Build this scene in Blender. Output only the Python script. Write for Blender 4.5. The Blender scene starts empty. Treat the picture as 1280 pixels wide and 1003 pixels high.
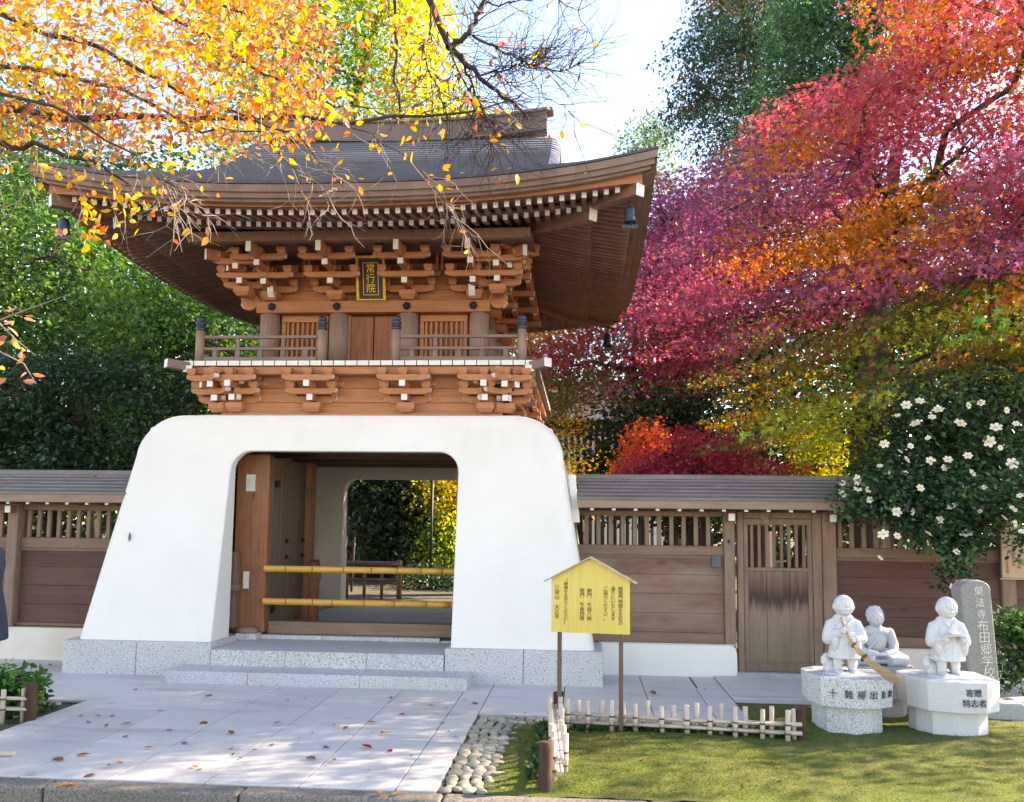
import bpy, bmesh, math, random
import numpy as np
from mathutils import Vector, Matrix, noise as mnoise
R = math.radians
SC = bpy.context.scene
COL = SC.collection

# ---------------------------------------------------------------- camera
FPX, PPX, PPY = 1101.78, 639.93, 550.31
YAW, PIT, ROL = R(4.52301), R(5.41748), R(0.689087)
EYE = Vector((0, 0, 1.6))
_r = Vector((math.cos(YAW), math.sin(YAW), 0))
FWD = Vector((-math.sin(YAW)*math.cos(PIT), math.cos(YAW)*math.cos(PIT), math.sin(PIT)))
_u = _r.cross(FWD)
RGT = math.cos(ROL)*_r + math.sin(ROL)*_u
UPV = -math.sin(ROL)*_r + math.cos(ROL)*_u
cam = bpy.data.cameras.new('camera')
co = bpy.data.objects.new('camera', cam); COL.objects.link(co)
cam.sensor_width = 36; cam.lens = FPX/1280*36
cam.shift_x = -(PPX-640)/1280; cam.shift_y = (PPY-501.5)/1280
cam.clip_start = .05; cam.clip_end = 800
co.matrix_world = Matrix(((RGT.x, UPV.x, -FWD.x, EYE.x), (RGT.y, UPV.y, -FWD.y, EYE.y), (RGT.z, UPV.z, -FWD.z, EYE.z), (0, 0, 0, 1)))
SC.camera = co

def at(px, py, Y):
    """the world point at depth Y that the photograph shows at (px, py)"""
    d = (px-PPX)/FPX*RGT - (py-PPY)/FPX*UPV + FWD
    return EYE + d*(Y/d.y)
def ground(px, py, z=0):
    d = (px-PPX)/FPX*RGT - (py-PPY)/FPX*UPV + FWD
    return EYE + d*((z-EYE.z)/d.z)

# ---------------------------------------------------------------- light
SUN = Vector((.82, .29, .53)).normalized()
w = bpy.data.worlds.new('World'); SC.world = w; w.use_nodes = True
nt = w.node_tree
sky = nt.nodes.new('ShaderNodeTexSky'); sky.sky_type = 'NISHITA'; sky.sun_disc = False
sky.sun_elevation = math.asin(SUN.z); sky.sun_rotation = math.atan2(SUN.x, SUN.y)
sky.air_density = 1.15; sky.dust_density = .05; sky.ozone_density = 2.5
bg = nt.nodes['Background']; bg.inputs[1].default_value = .13
nt.links.new(sky.outputs[0], bg.inputs[0])
sl = bpy.data.lights.new('sun', 'SUN'); sl.energy = 4.6; sl.angle = R(.5); sl.color = (1, .93, .8)
so = bpy.data.objects.new('sun', sl); COL.objects.link(so)
so.rotation_euler = SUN.to_track_quat('Z', 'Y').to_euler(); so.location = (8, 6, 14)
SC.view_settings.view_transform = 'Standard'; SC.view_settings.look = 'None'
SC.view_settings.exposure = 2.24
SC.view_settings.use_white_balance = True; SC.view_settings.white_balance_temperature = 7900; SC.view_settings.white_balance_tint = 21; SC.view_settings.gamma = 1
SC.render.engine = 'CYCLES'
SC.cycles.max_bounces = 6; SC.cycles.diffuse_bounces = 3; SC.cycles.glossy_bounces = 2
SC.cycles.transmission_bounces = 4; SC.cycles.use_denoising = True

# ---------------------------------------------------------------- naming
def tag(o, label=None, cat=None, group=None, kind=None):
    if label: o['label'] = label
    if cat: o['category'] = cat
    if group: o['group'] = group
    if kind: o['kind'] = kind
    return o
def thing(name, label, cat, loc=(0, 0, 0), rz=0, group=None):
    o = bpy.data.objects.new(name, None); COL.objects.link(o)
    o.location = loc; o.rotation_euler.z = rz; o.empty_display_size = .2
    return tag(o, label, cat, group)
def link(name, me, parent=None):
    o = bpy.data.objects.new(name, me); COL.objects.link(o)
    if parent: o.parent = parent
    return o
def dup(o, parent=None, loc=None, rz=None, label=None):
    c = o.copy(); COL.objects.link(c); c.parent = parent
    if loc is not None: c.location = loc
    if rz is not None: c.rotation_euler.z = rz
    if label: c['label'] = label
    for ch in list(o.children): dup(ch, c)
    return c

# ---------------------------------------------------------------- mesh builder
class MB:
    def __init__(s): s.v = []; s.f = []; s.m = []; s.sm = []
    def add(s, vs, fs, m=0, sm=False):
        b = len(s.v); s.v += [tuple(v) for v in vs]
        for f in fs: s.f.append([b+i for i in f]); s.m.append(m); s.sm.append(sm)
        return s
    def box(s, a, b, m=0, mat=None, ends=None):
        x0, y0, z0 = a; x1, y1, z1 = b
        vs = [Vector(q) for q in ((x0,y0,z0),(x1,y0,z0),(x1,y1,z0),(x0,y1,z0),(x0,y0,z1),(x1,y0,z1),(x1,y1,z1),(x0,y1,z1))]
        if mat: vs = [mat @ v for v in vs]
        fs = [(0,3,2,1),(4,5,6,7),(0,1,5,4),(1,2,6,5),(2,3,7,6),(3,0,4,7)]   # bottom top -y +x +y -x
        bs = len(s.v); s.v += [tuple(v) for v in vs]
        for i, f in enumerate(fs):
            s.f.append([bs+k for k in f]); s.sm.append(False)
            s.m.append(ends.get(i, m) if ends else m)
        return s
    def cbox(s, c, d, m=0, mat=None, ends=None):
        a = [c[i]-d[i]/2 for i in range(3)]; b = [c[i]+d[i]/2 for i in range(3)]
        return s.box(a, b, m, mat, ends)
    def beam(s, p, q, w, h, m=0, end=None, up=Vector((0,0,1)), start=None):
        """square bar from p to q; end = material of the face at q"""
        p = Vector(p); q = Vector(q); d = (q-p).normalized(); sx = d.cross(up).normalized(); sz = sx.cross(d)
        vs = []
        for o in (p, q):
            for a, b in ((-1,-1),(1,-1),(1,1),(-1,1)): vs.append(o + sx*a*w/2 + sz*b*h/2)
        bs = len(s.v); s.v += [tuple(v) for v in vs]
        for i, f in enumerate([(0,1,2,3),(7,6,5,4),(0,4,5,1),(1,5,6,2),(2,6,7,3),(3,7,4,0)]):
            s.f.append([bs+k for k in f]); s.sm.append(False)
            s.m.append(end if (i == 1 and end is not None) else start if (i == 0 and start is not None) else m)
        return s
    def prism(s, poly, lo, hi, axis='y', m=0, cap=None, sm=False):
        """extrude a 2-D outline: axis y: outline (x,z); x: (y,z); z: (x,y)"""
        n = len(poly)
        def mk(p, t): return {'y': (p[0], t, p[1]), 'x': (t, p[0], p[1]), 'z': (p[0], p[1], t)}[axis]
        vs = [mk(p, lo) for p in poly] + [mk(p, hi) for p in poly]
        bs = len(s.v); s.v += vs
        s.f.append([bs+i for i in range(n)]); s.m.append(cap if cap is not None else m); s.sm.append(False)
        s.f.append([bs+n+i for i in reversed(range(n))]); s.m.append(cap if cap is not None else m); s.sm.append(False)
        for i in range(n):
            j = (i+1) % n
            s.f.append([bs+j, bs+i, bs+n+i, bs+n+j]); s.m.append(m); s.sm.append(sm)
        return s
    def tube(s, pts, rad, n=8, m=0, cap=True, capm=None):
        pts = [Vector(p) for p in pts]
        if not hasattr(rad, '__len__'): rad = [rad]*len(pts)
        bs = len(s.v); up = Vector((.31, .17, .93)); prev = None
        for i, p in enumerate(pts):
            d = (pts[min(i+1, len(pts)-1)] - pts[max(i-1, 0)]).normalized()
            a = d.cross(up if prev is None else prev)
            if a.length < 1e-4: a = d.cross(Vector((1, 0, 0)))
            a.normalize(); b = d.cross(a).normalized(); prev = -b if prev is None else prev
            a = d.cross(prev).normalized(); b = d.cross(a); prev = -b
            for k in range(n):
                t = 2*math.pi*k/n
                s.v.append(tuple(p + (a*math.cos(t) + b*math.sin(t))*rad[i]))
        for i in range(len(pts)-1):
            for k in range(n):
                k2 = (k+1) % n
                s.f.append([bs+i*n+k, bs+i*n+k2, bs+(i+1)*n+k2, bs+(i+1)*n+k]); s.m.append(m); s.sm.append(True)
        if cap:
            cm = m if capm is None else capm
            s.f.append([bs+k for k in reversed(range(n))]); s.m.append(cm); s.sm.append(False)
            s.f.append([bs+(len(pts)-1)*n+k for k in range(n)]); s.m.append(cm); s.sm.append(False)
        return s
    def lathe(s, prof, c=(0,0,0), n=16, m=0, sm=True):
        bs = len(s.v); c = Vector(c)
        for r, z in prof:
            for k in range(n):
                t = 2*math.pi*k/n; s.v.append((c.x+r*math.cos(t), c.y+r*math.sin(t), c.z+z))
        for i in range(len(prof)-1):
            for k in range(n):
                k2 = (k+1) % n
                s.f.append([bs+i*n+k, bs+i*n+k2, bs+(i+1)*n+k2, bs+(i+1)*n+k]); s.m.append(m); s.sm.append(sm)
        s.f.append([bs+k for k in reversed(range(n))]); s.m.append(m); s.sm.append(False)
        s.f.append([bs+(len(prof)-1)*n+k for k in range(n)]); s.m.append(m); s.sm.append(False)
        return s
    def ell(s, c, r, rot=None, seg=12, rings=8, m=0):
        c = Vector(c); bs = len(s.v); M = rot or Matrix.Identity(3)
        for i in range(1, rings):
            a = math.pi*i/rings
            for k in range(seg):
                t = 2*math.pi*k/seg
                s.v.append(tuple(c + M @ Vector((r[0]*math.sin(a)*math.cos(t), r[1]*math.sin(a)*math.sin(t), r[2]*math.cos(a)))))
        top = len(s.v); s.v.append(tuple(c + M @ Vector((0, 0, r[2])))); bot = len(s.v); s.v.append(tuple(c + M @ Vector((0, 0, -r[2]))))
        for k in range(seg):
            k2 = (k+1) % seg
            s.f.append([bs+k, bs+k2, top]); s.f.append([bs+(rings-2)*seg+k2, bs+(rings-2)*seg+k, bot]); s.m += [m, m]; s.sm += [True, True]
            for i in range(rings-2):
                s.f.append([bs+i*seg+k, bs+(i+1)*seg+k, bs+(i+1)*seg+k2, bs+i*seg+k2]); s.m.append(m); s.sm.append(True)
        return s
    def mesh(s, name, mats):
        me = bpy.data.meshes.new(name); me.from_pydata(s.v, [], s.f)
        for mt in (mats if isinstance(mats, (list, tuple)) else [mats]): me.materials.append(mt)
        me.polygons.foreach_set('material_index', s.m); me.polygons.foreach_set('use_smooth', s.sm)
        bm = bmesh.new(); bm.from_mesh(me); bmesh.ops.recalc_face_normals(bm, faces=bm.faces); bm.to_mesh(me); bm.free()
        me.update(); return me
    def build(s, name, mats, parent=None, bevel=0, seg=1):
        o = link(name, s.mesh(name, mats), parent)
        if bevel:
            b = o.modifiers.new('bevel', 'BEVEL'); b.width = bevel; b.segments = seg; b.limit_method = 'ANGLE'; b.angle_limit = R(40)
        return o

# ---------------------------------------------------------------- materials
class NT:
    def __init__(s, name):
        s.mat = bpy.data.materials.new(name); s.mat.use_nodes = True; s.t = s.mat.node_tree
        s.b = s.t.nodes['Principled BSDF']; s.out = s.t.nodes['Material Output']
    def n(s, typ, **kw):
        nd = s.t.nodes.new(typ)
        for k, v in kw.items():
            if k.startswith('i_'):
                key = k[2:]; key = int(key) if key.isdigit() else key.replace('_', ' ')
                nd.inputs[key].default_value = v
            else: setattr(nd, k, v)
        return nd
    def l(s, a, b): s.t.links.new(a, b)
    def coord(s, scale=(1,1,1), kind='Object', rot=(0,0,0)):
        tc = s.n('ShaderNodeTexCoord'); mp = s.n('ShaderNodeMapping'); mp.inputs['Scale'].default_value = scale; mp.inputs['Rotation'].default_value = rot
        s.l(tc.outputs[kind], mp.inputs[0]); return mp.outputs[0]
    def noise(s, vec, scale, detail=4, rough=.55, dist=0):
        nd = s.n('ShaderNodeTexNoise'); nd.inputs['Scale'].default_value = scale; nd.inputs['Detail'].default_value = detail
        nd.inputs['Roughness'].default_value = rough; nd.inputs['Distortion'].default_value = dist
        s.l(vec, nd.inputs['Vector']); return nd.outputs['Fac']
    def ramp(s, fac, stops):
        r = s.n('ShaderNodeValToRGB'); e = r.color_ramp.elements
        while len(e) < len(stops): e.new(.5)
        for i, (p, c) in enumerate(stops): e[i].position = p; e[i].color = (*c, 1) if len(c) == 3 else c
        s.l(fac, r.inputs[0]); return r.outputs[0]
    def mix(s, fac, a, b, mode='MIX'):
        m = s.n('ShaderNodeMix', data_type='RGBA', blend_type=mode)
        for sock, val in ((m.inputs[0], fac), (m.inputs[6], a), (m.inputs[7], b)):
            if isinstance(val, (int, float)): sock.default_value = val
            elif isinstance(val, tuple): sock.default_value = (*val, 1)
            else: s.l(val, sock)
        return m.outputs[2]
    def bump(s, h, strength=.3, dist=.01):
        b = s.n('ShaderNodeBump'); b.inputs['Strength'].default_value = strength; b.inputs['Distance'].default_value = dist
        s.l(h, b.inputs['Height']); s.l(b.outputs[0], s.b.inputs['Normal'])
    def col(s, c):
        if isinstance(c, tuple): s.b.inputs['Base Color'].default_value = (*c, 1)
        else: s.l(c, s.b.inputs['Base Color'])
    def rough(s, r): s.b.inputs['Roughness'].default_value = r

def plain(name, c, rough=.6, metal=0, var=.15, scale=8):
    t = NT(name); v = t.coord()
    f = t.noise(v, scale, 5)
    d = tuple(x*(1-var) for x in c); e = tuple(min(1, x*(1+var)) for x in c)
    t.col(t.ramp(f, [(.3, d), (.7, e)])); t.rough(rough); t.b.inputs['Metallic'].default_value = metal
    t.bump(t.noise(v, scale*6, 4), .12, .004)
    return t.mat
def wood(name, dark, light, axis='z', rough=.62, grain=1.0, extra=None, coat=0):
    t = NT(name)
    s = {'x': (1.2, 16, 16), 'y': (16, 1.2, 16), 'z': (16, 16, 1.2)}[axis]
    v = t.coord(tuple(q*grain for q in s)); v1 = t.coord((1, 1, 1))
    f1 = t.noise(v, 1.6, 6, .65, .6); f2 = t.noise(v, 7, 4, .6); f3 = t.noise(v1, 1.7, 4)
    m1 = t.n('ShaderNodeMath', operation='MULTIPLY_ADD', i_1=.6); t.l(f1, m1.inputs[0])
    m0 = t.n('ShaderNodeMath', operation='MULTIPLY_ADD', i_1=.25); t.l(f2, m0.inputs[0])
    m2 = t.n('ShaderNodeMath', operation='MULTIPLY', i_1=.3); t.l(f3, m2.inputs[0])
    t.l(m2.outputs[0], m0.inputs[2]); t.l(m0.outputs[0], m1.inputs[2])
    mid = tuple((a+b)/2 for a, b in zip(dark, light))
    c = t.ramp(m1.outputs[0], [(.38, dark), (.56, mid), (.74, light)])
    ge = t.n('ShaderNodeNewGeometry'); c = t.mix(t.ramp(ge.outputs['Random Per Island'], [(0, (.45,.45,.45)), (1, (0,0,0))]), c, tuple(x*.72 for x in dark))
    kn = t.n('ShaderNodeTexVoronoi', i_Scale=2.3); t.l(t.coord({'x': (.5,1,1.3), 'y': (1,.5,1.3), 'z': (1.3,1,.5)}[axis]), kn.inputs['Vector'])
    c = t.mix(t.ramp(kn.outputs['Distance'], [(.0, (.75,.75,.75)), (.045, (.55,.55,.55)), (.075, (0,0,0))]), c, tuple(x*.5 for x in dark))
    if extra: c = extra(t, c, v1)
    t.col(c); t.rough(rough); t.bump(f1, .25, .004)
    t.b.inputs['Specular IOR Level'].default_value = .35
    return t.mat

M = {}
def mk_materials():
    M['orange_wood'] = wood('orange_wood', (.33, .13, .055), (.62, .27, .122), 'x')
    M['orange_wood_up'] = wood('orange_wood_up', (.31, .13, .052), (.60, .28, .125), 'z')
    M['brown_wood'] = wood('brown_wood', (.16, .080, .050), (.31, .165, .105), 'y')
    M['rafter_wood'] = wood('rafter_wood', (.18, .095, .066), (.34, .19, .135), 'y')
    M['grey_wood'] = wood('grey_wood', (.24, .155, .115), (.42, .285, .22), 'z')
    M['rail_wood'] = wood('rail_wood', (.16, .11, .088), (.30, .215, .17), 'x')
    M['fascia_wood'] = wood('fascia_wood', (.20, .125, .09), (.37, .25, .18), 'x')
    M['white_paint'] = plain('white_paint', (.80, .79, .74), .55, var=.07)
    M['cream_paint'] = plain('cream_paint', (.66, .62, .53), .6, var=.1, scale=20)
    M['bronze'] = plain('bronze', (.055, .075, .095), .45, .6, .3, 20)
    M['black_iron'] = plain('black_iron', (.02, .02, .022), .5, .5, .2)
    M['red_wood'] = wood('red_wood', (.17, .06, .026), (.38, .155, .066), 'z', .5)
    M['grey_brown_wood'] = wood('grey_brown_wood', (.12, .075, .052), (.23, .15, .105), 'z')
    M['sill_wood'] = wood('sill_wood', (.20, .115, .07), (.36, .23, .155), 'x')
    M['fence_post'] = wood('fence_post', (.17, .10, .068), (.33, .22, .15), 'z')
    M['fence_rail'] = wood('fence_rail', (.15, .085, .057), (.29, .178, .12), 'x')
    def panel(t, c, v1):     # grey weathered patches, silver low down
        g = t.ramp(t.noise(t.coord((.8, 1, 3)), 1.8, 5), [(.4, (0,0,0)), (.68, (1,1,1))])
        return t.mix(g, c, (.27, .185, .135))
    M['fence_panel'] = wood('fence_panel', (.13, .062, .038), (.27, .145, .086), 'x', extra=panel)
    M['dark_panel'] = wood('dark_panel', (.075, .034, .026), (.155, .076, .053), 'x')
    def door(t, c, v1):      # splash stain in the middle and green algae near the foot
        sp = t.n('ShaderNodeSeparateXYZ'); t.l(v1, sp.inputs[0])
        nz = t.noise(t.coord((22, 22, .6)), 1.0, 5, .6)
        ad = t.n('ShaderNodeMath', operation='MULTIPLY_ADD', i_1=.5); t.l(nz, ad.inputs[0]); t.l(sp.outputs[2], ad.inputs[2])
        band = t.ramp(ad.outputs[0], [(.0, (0,0,0)), (.985, (0,0,0)), (1.0, (.9,.9,.9))])
        mr = t.n('ShaderNodeMapRange'); mr.inputs[1].default_value = .92; mr.inputs[2].default_value = 1.04; t.l(ad.outputs[0], mr.inputs[0])
        m2 = t.n('ShaderNodeMapRange'); m2.inputs[1].default_value = 1.10; m2.inputs[2].default_value = 1.42; m2.inputs[3].default_value = 1; m2.inputs[4].default_value = 0; t.l(ad.outputs[0], m2.inputs[0])
        mm = t.n('ShaderNodeMath', operation='MULTIPLY'); t.l(mr.outputs[0], mm.inputs[0]); t.l(m2.outputs[0], mm.inputs[1])
        c = t.mix(mm.outputs[0], c, (.075, .035, .027))
        gr = t.n('ShaderNodeMapRange'); gr.inputs[1].default_value = .42; gr.inputs[2].default_value = .88; gr.inputs[3].default_value = .6; gr.inputs[4].default_value = 0; t.l(ad.outputs[0], gr.inputs[0])
        return t.mix(gr.outputs[0], c, (.15, .145, .065))
    M['door_wood'] = wood('door_wood', (.19, .115, .08), (.32, .215, .155), 'z', extra=door)
    # plaster
    t = NT('white_plaster'); v = t.coord()
    f = t.noise(v, 1.3, 6); f2 = t.noise(t.coord((3, 3, .5)), 2.2, 5)
    c = t.ramp(f, [(.3, (.76, .72, .635)), (.7, (.82, .785, .705))])
    c = t.mix(t.ramp(f2, [(.58, (0,0,0)), (.88, (.28,.28,.28))]), c, (.60, .57, .50))
    f3 = t.noise(t.coord((9, 9, .35)), 1.6, 5, .6); c = t.mix(t.ramp(f3, [(.62, (0,0,0)), (.85, (.2,.2,.2))]), c, (.60, .57, .50))
    vc = t.n('ShaderNodeTexVoronoi', feature='DISTANCE_TO_EDGE', i_Scale=.55); wv = t.n('ShaderNodeMix', data_type='RGBA', blend_type='LINEAR_LIGHT'); wv.inputs[0].default_value = .12; t.l(v, wv.inputs[6]); nn = t.n('ShaderNodeTexNoise', i_Scale=3.0, i_Detail=6.0); t.l(v, nn.inputs['Vector']); t.l(nn.outputs['Color'], wv.inputs[7]); t.l(wv.outputs[2], vc.inputs['Vector'])
    c = t.mix(t.ramp(vc.outputs['Distance'], [(0, (.05,.05,.05)), (.0015, (0,0,0))]), c, (.42, .39, .34))
    t.col(c); t.rough(.8); t.bump(t.noise(v, 60, 5), .12, .003); M['plaster'] = t.mat
    t = NT('cream_plaster'); v = t.coord()
    c = t.ramp(t.noise(v, 2, 6), [(.3, (.64, .565, .45)), (.7, (.75, .68, .57))])
    t.col(c); t.rough(.85); t.bump(t.noise(v, 60, 5), .15, .003); M['cream_plaster'] = t.mat
    # granites
    def granite(name, a, b, dk, sc=140, dirt=None):
        t = NT(name); v = t.coord()
        n1 = t.noise(v, sc, 3, .7); n2 = t.noise(v, sc*.55, 2, .6); n3 = t.noise(v, 1.6, 5)
        c = t.ramp(n1, [(.36, dk), (.47, a), (.62, b)])
        c = t.mix(t.ramp(n2, [(.60, (0,0,0)), (.68, (.8,.8,.8))]), c, dk)
        c = t.mix(t.ramp(n3, [(.45, (0,0,0)), (.8, (.5,.5,.5))]), c, dirt or tuple(x*.72 for x in a))
        t.col(c); t.rough(.6); t.bump(n1, .08, .002); return t.mat
    M['granite'] = granite('granite', (.50, .485, .47), (.68, .66, .64), (.17, .17, .17), 95)
    M['granite_fine'] = granite('granite_fine', (.50, .50, .50), (.60, .60, .60), (.36, .36, .37), 240, (.40, .40, .41))
    M['pedestal_speckle'] = granite('pedestal_speckle', (.50, .51, .51), (.68, .69, .69), (.15, .16, .165), 105)
    M['pedestal_plain'] = granite('pedestal_plain', (.55, .55, .55), (.64, .64, .64), (.44, .44, .45), 200)
    M['pedestal_grey'] = granite('pedestal_grey', (.30, .31, .32), (.42, .43, .44), (.20, .21, .22), 150)
    M['statue_stone'] = granite('statue_stone', (.56, .555, .55), (.66, .655, .65), (.45, .445, .44), 160, (.47, .46, .44))
    M['statue_grey'] = granite('statue_grey', (.44, .45, .46), (.54, .55, .56), (.36, .37, .38), 160)
    M['stele_stone'] = granite('stele_stone', (.22, .215, .20), (.30, .295, .275), (.15, .15, .145), 120, (.17, .16, .14))
    # paving
    t = NT('paving_stone'); v = t.coord()
    n1 = t.noise(v, 170, 3, .7); n2 = t.noise(v, .9, 6, .6); n3 = t.noise(t.coord((.5, 2.2, 1), rot=(0, 0, .45)), 1.6, 6, .65)
    c = t.ramp(n1, [(.32, (.51, .475, .43)), (.66, (.66, .62, .57))])
    ge = t.n('ShaderNodeNewGeometry'); c = t.mix(t.ramp(ge.outputs['Random Per Island'], [(0, (.5,.5,.5)), (1, (0,0,0))]), c, (.45, .415, .37))
    c = t.mix(t.ramp(n2, [(.4, (0,0,0)), (.75, (.55,.55,.55))]), c, (.49, .455, .41))
    c = t.mix(t.ramp(n3, [(.52, (0,0,0)), (.76, (.75,.75,.75))]), c, (.34, .28, .22))
    n4 = t.noise(v, 7, 6, .7); c = t.mix(t.ramp(n4, [(.60, (0,0,0)), (.74, (.55,.55,.55))]), c, (.30, .25, .20))
    t.col(c); t.rough(.7); t.bump(n1, .06, .002); M['paving'] = t.mat
    M['joint'] = plain('joint', (.085, .085, .06), .9)
    M['kerb_stone'] = granite('kerb_stone', (.15, .135, .11), (.25, .22, .185), (.08, .07, .055), 70, (.09, .085, .05))
    t = NT('asphalt'); v = t.coord(); n1 = t.noise(v, 120, 3, .8)
    t.col(t.ramp(n1, [(.3, (.07, .066, .062)), (.7, (.15, .14, .13))])); t.rough(.9); t.bump(n1, .5, .006); M['asphalt'] = t.mat
    t = NT('soil'); v = t.coord(); n1 = t.noise(v, 30, 6, .75); n2 = t.noise(v, 1.4, 5)
    c = t.ramp(n1, [(.3, (.05, .037, .026)), (.7, (.13, .10, .075))])
    c = t.mix(t.ramp(n2, [(.48, (0,0,0)), (.62, (.9,.9,.9))]), c, (.075, .085, .022)); t.col(c); t.rough(1); t.bump(n1, .8, .02); M['soil'] = t.mat
    t = NT('moss'); v = t.coord(); n1 = t.noise(v, 55, 5, .75); n2 = t.noise(v, 1.5, 6, .6); n3 = t.noise(v, 4.2, 4)
    c = t.ramp(n1, [(.28, (.055, .085, .008)), (.55, (.12, .15, .010)), (.78, (.215, .235, .02))])
    c = t.mix(t.ramp(n2, [(.42, (0,0,0)), (.64, (.85,.85,.85))]), c, t.ramp(n1, [(.3, (.07, .07, .014)), (.7, (.15, .135, .03))]))
    c = t.mix(t.ramp(n3, [(.5, (0,0,0)), (.72, (.55,.55,.55))]), c, (.07, .13, .016))
    t.col(c); t.rough(1); t.bump(n1, 1, .02); M['moss'] = t.mat
    t = NT('cobble'); v = t.coord(); oi = t.n('ShaderNodeAttribute', attribute_name='col')
    c = t.mix(t.ramp(t.noise(v, 40, 4), [(.3, (0,0,0)), (.7, (.7,.7,.7))]), oi.outputs['Color'], (.26, .22, .15)); t.col(c); t.rough(.75)
    M['cobble'] = t.mat
    # roof shingle: copper-brown courses
    def shingle(name, a, b, rough):
        t = NT(name); v = t.coord((1.2, 14, 14)); n1 = t.noise(v, 2, 5, .7); n2 = t.noise(t.coord(), 1.1, 4)
        c = t.ramp(n1, [(.3, a), (.7, b)]); c = t.mix(t.ramp(n2, [(.4, (0,0,0)), (.75, (.6,.6,.6))]), c, tuple(x*.75 for x in a))
        t.col(c); t.rough(rough); t.bump(n1, .2, .006); return t.mat
    M['shingle'] = shingle('shingle', (.19, .195, .225), (.33, .335, .375), .36)
    M['shingle_edge'] = plain('shingle_edge', (.075, .075, .085), .6)
    M['roof_wood'] = shingle('roof_wood', (.12, .10, .092), (.23, .20, .185), .45)
    M['ridge_wood'] = wood('ridge_wood', (.12, .085, .075), (.22, .165, .145), 'x')
    # bamboo
    t = NT('yellow_bamboo'); v = t.coord((1.5, 22, 22)); c = t.ramp(t.noise(v, 2.4, 5), [(.3, (.50, .23, .03)), (.7, (.70, .38, .06))])
    t.col(c); t.rough(.35); M['bamboo'] = t.mat
    M['bamboo_joint'] = plain('bamboo_joint', (.30, .17, .05), .5)
    M['pale_bamboo'] = wood('pale_bamboo', (.43, .33, .235), (.68, .57, .45), 'z', .5)
    M['pale_bamboo_x'] = wood('pale_bamboo_x', (.43, .33, .235), (.68, .57, .45), 'x', .5)
    M['log_bark'] = wood('log_bark', (.025, .014, .010), (.13, .066, .04), 'z', .95, 1.5)
    M['rope'] = plain('rope', (.10, .07, .052), .9)
    M['sign_board'] = wood('sign_board', (.60, .44, .085), (.76, .585, .15), 'z', .55, 1.6)
    M['sign_edge'] = plain('sign_edge', (.45, .36, .22), .6)
    M['sign_post'] = wood('sign_post', (.11, .06, .042), (.19, .11, .08), 'z')
    M['ink'] = plain('ink', (.035, .028, .02), .7, var=.2)
    M['stone_ink'] = plain('stone_ink', (.05, .052, .05), .8, var=.2)
    M['gold'] = plain('gold', (.78, .58, .06), .35, .35, .2, 30)
    M['pale_gold'] = plain('pale_gold', (.72, .52, .22), .4, .2, .1)
    M['plaque_wood'] = wood('plaque_wood', (.055, .032, .02), (.10, .06, .035), 'z')
    M['chalk'] = plain('chalk', (.62, .60, .52), .8)
    M['broom'] = wood('broom', (.36, .22, .11), (.60, .41, .22), 'x', .8)
    M['notice_wood'] = wood('notice_wood', (.45, .31, .19), (.58, .43, .28), 'z')
    M['notice_ink'] = plain('notice_ink', (.30, .09, .05), .8)
    M['grey_metal'] = plain('grey_metal', (.10, .10, .11), .5, .3)
    M['paper'] = plain('paper', (.75, .77, .80), .8)
    M['bark'] = wood('bark', (.028, .02, .016), (.085, .063, .05), 'z', .95)
    M['dark_bark'] = wood('dark_bark', (.012, .010, .008), (.04, .032, .026), 'z', .95)
    M['grey_bark'] = wood('grey_bark', (.06, .052, .047), (.15, .13, .12), 'z', .95)
    M['pale_twig'] = wood('pale_twig', (.20, .16, .13), (.36, .30, .26), 'z', .9)
    M['navy_cloth'] = plain('navy_cloth', (.022, .027, .045), .9)
    M['black_cloth'] = plain('black_cloth', (.018, .018, .022), .9)
    M['skin'] = plain('skin', (.46, .28, .19), .55, var=.06)
    M['hair'] = plain('hair', (.012, .01, .009), .5)
    M['petal'] = plain('petal', (.74, .68, .56), .6, var=.12, scale=30)
    M['concrete'] = plain('concrete', (.34, .33, .32), .85)
    M['glass_dark'] = plain('glass_dark', (.05, .07, .09), .12)
def leaf_mat(name, trans=.5, gloss=.5, boost=1.25):
    t = NT(name); a = t.n('ShaderNodeAttribute', attribute_name='col')
    t.l(a.outputs['Color'], t.b.inputs['Base Color']); t.rough(gloss); t.b.inputs['Specular IOR Level'].default_value = .4
    hs = t.n('ShaderNodeHueSaturation', i_Saturation=1.1, i_Value=boost); t.l(a.outputs['Color'], hs.inputs['Color'])
    tr = t.n('ShaderNodeBsdfTranslucent'); t.l(hs.outputs[0], tr.inputs[0])
    mx = t.n('ShaderNodeMixShader', i_0=trans); t.l(t.b.outputs[0], mx.inputs[1]); t.l(tr.outputs[0], mx.inputs[2]); t.l(mx.outputs[0], t.out.inputs[0])
    return t.mat
mk_materials()
M['leaf'] = leaf_mat('leaf', .5, .45, 1.2)
M['maple_leaf'] = leaf_mat('maple_leaf', .44, .30, 1.2)
M['needle_leaf'] = leaf_mat('needle_leaf', .22, .75, 1.0)
M['glossy_leaf'] = leaf_mat('glossy_leaf', .33, .25, 1.9)

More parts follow.
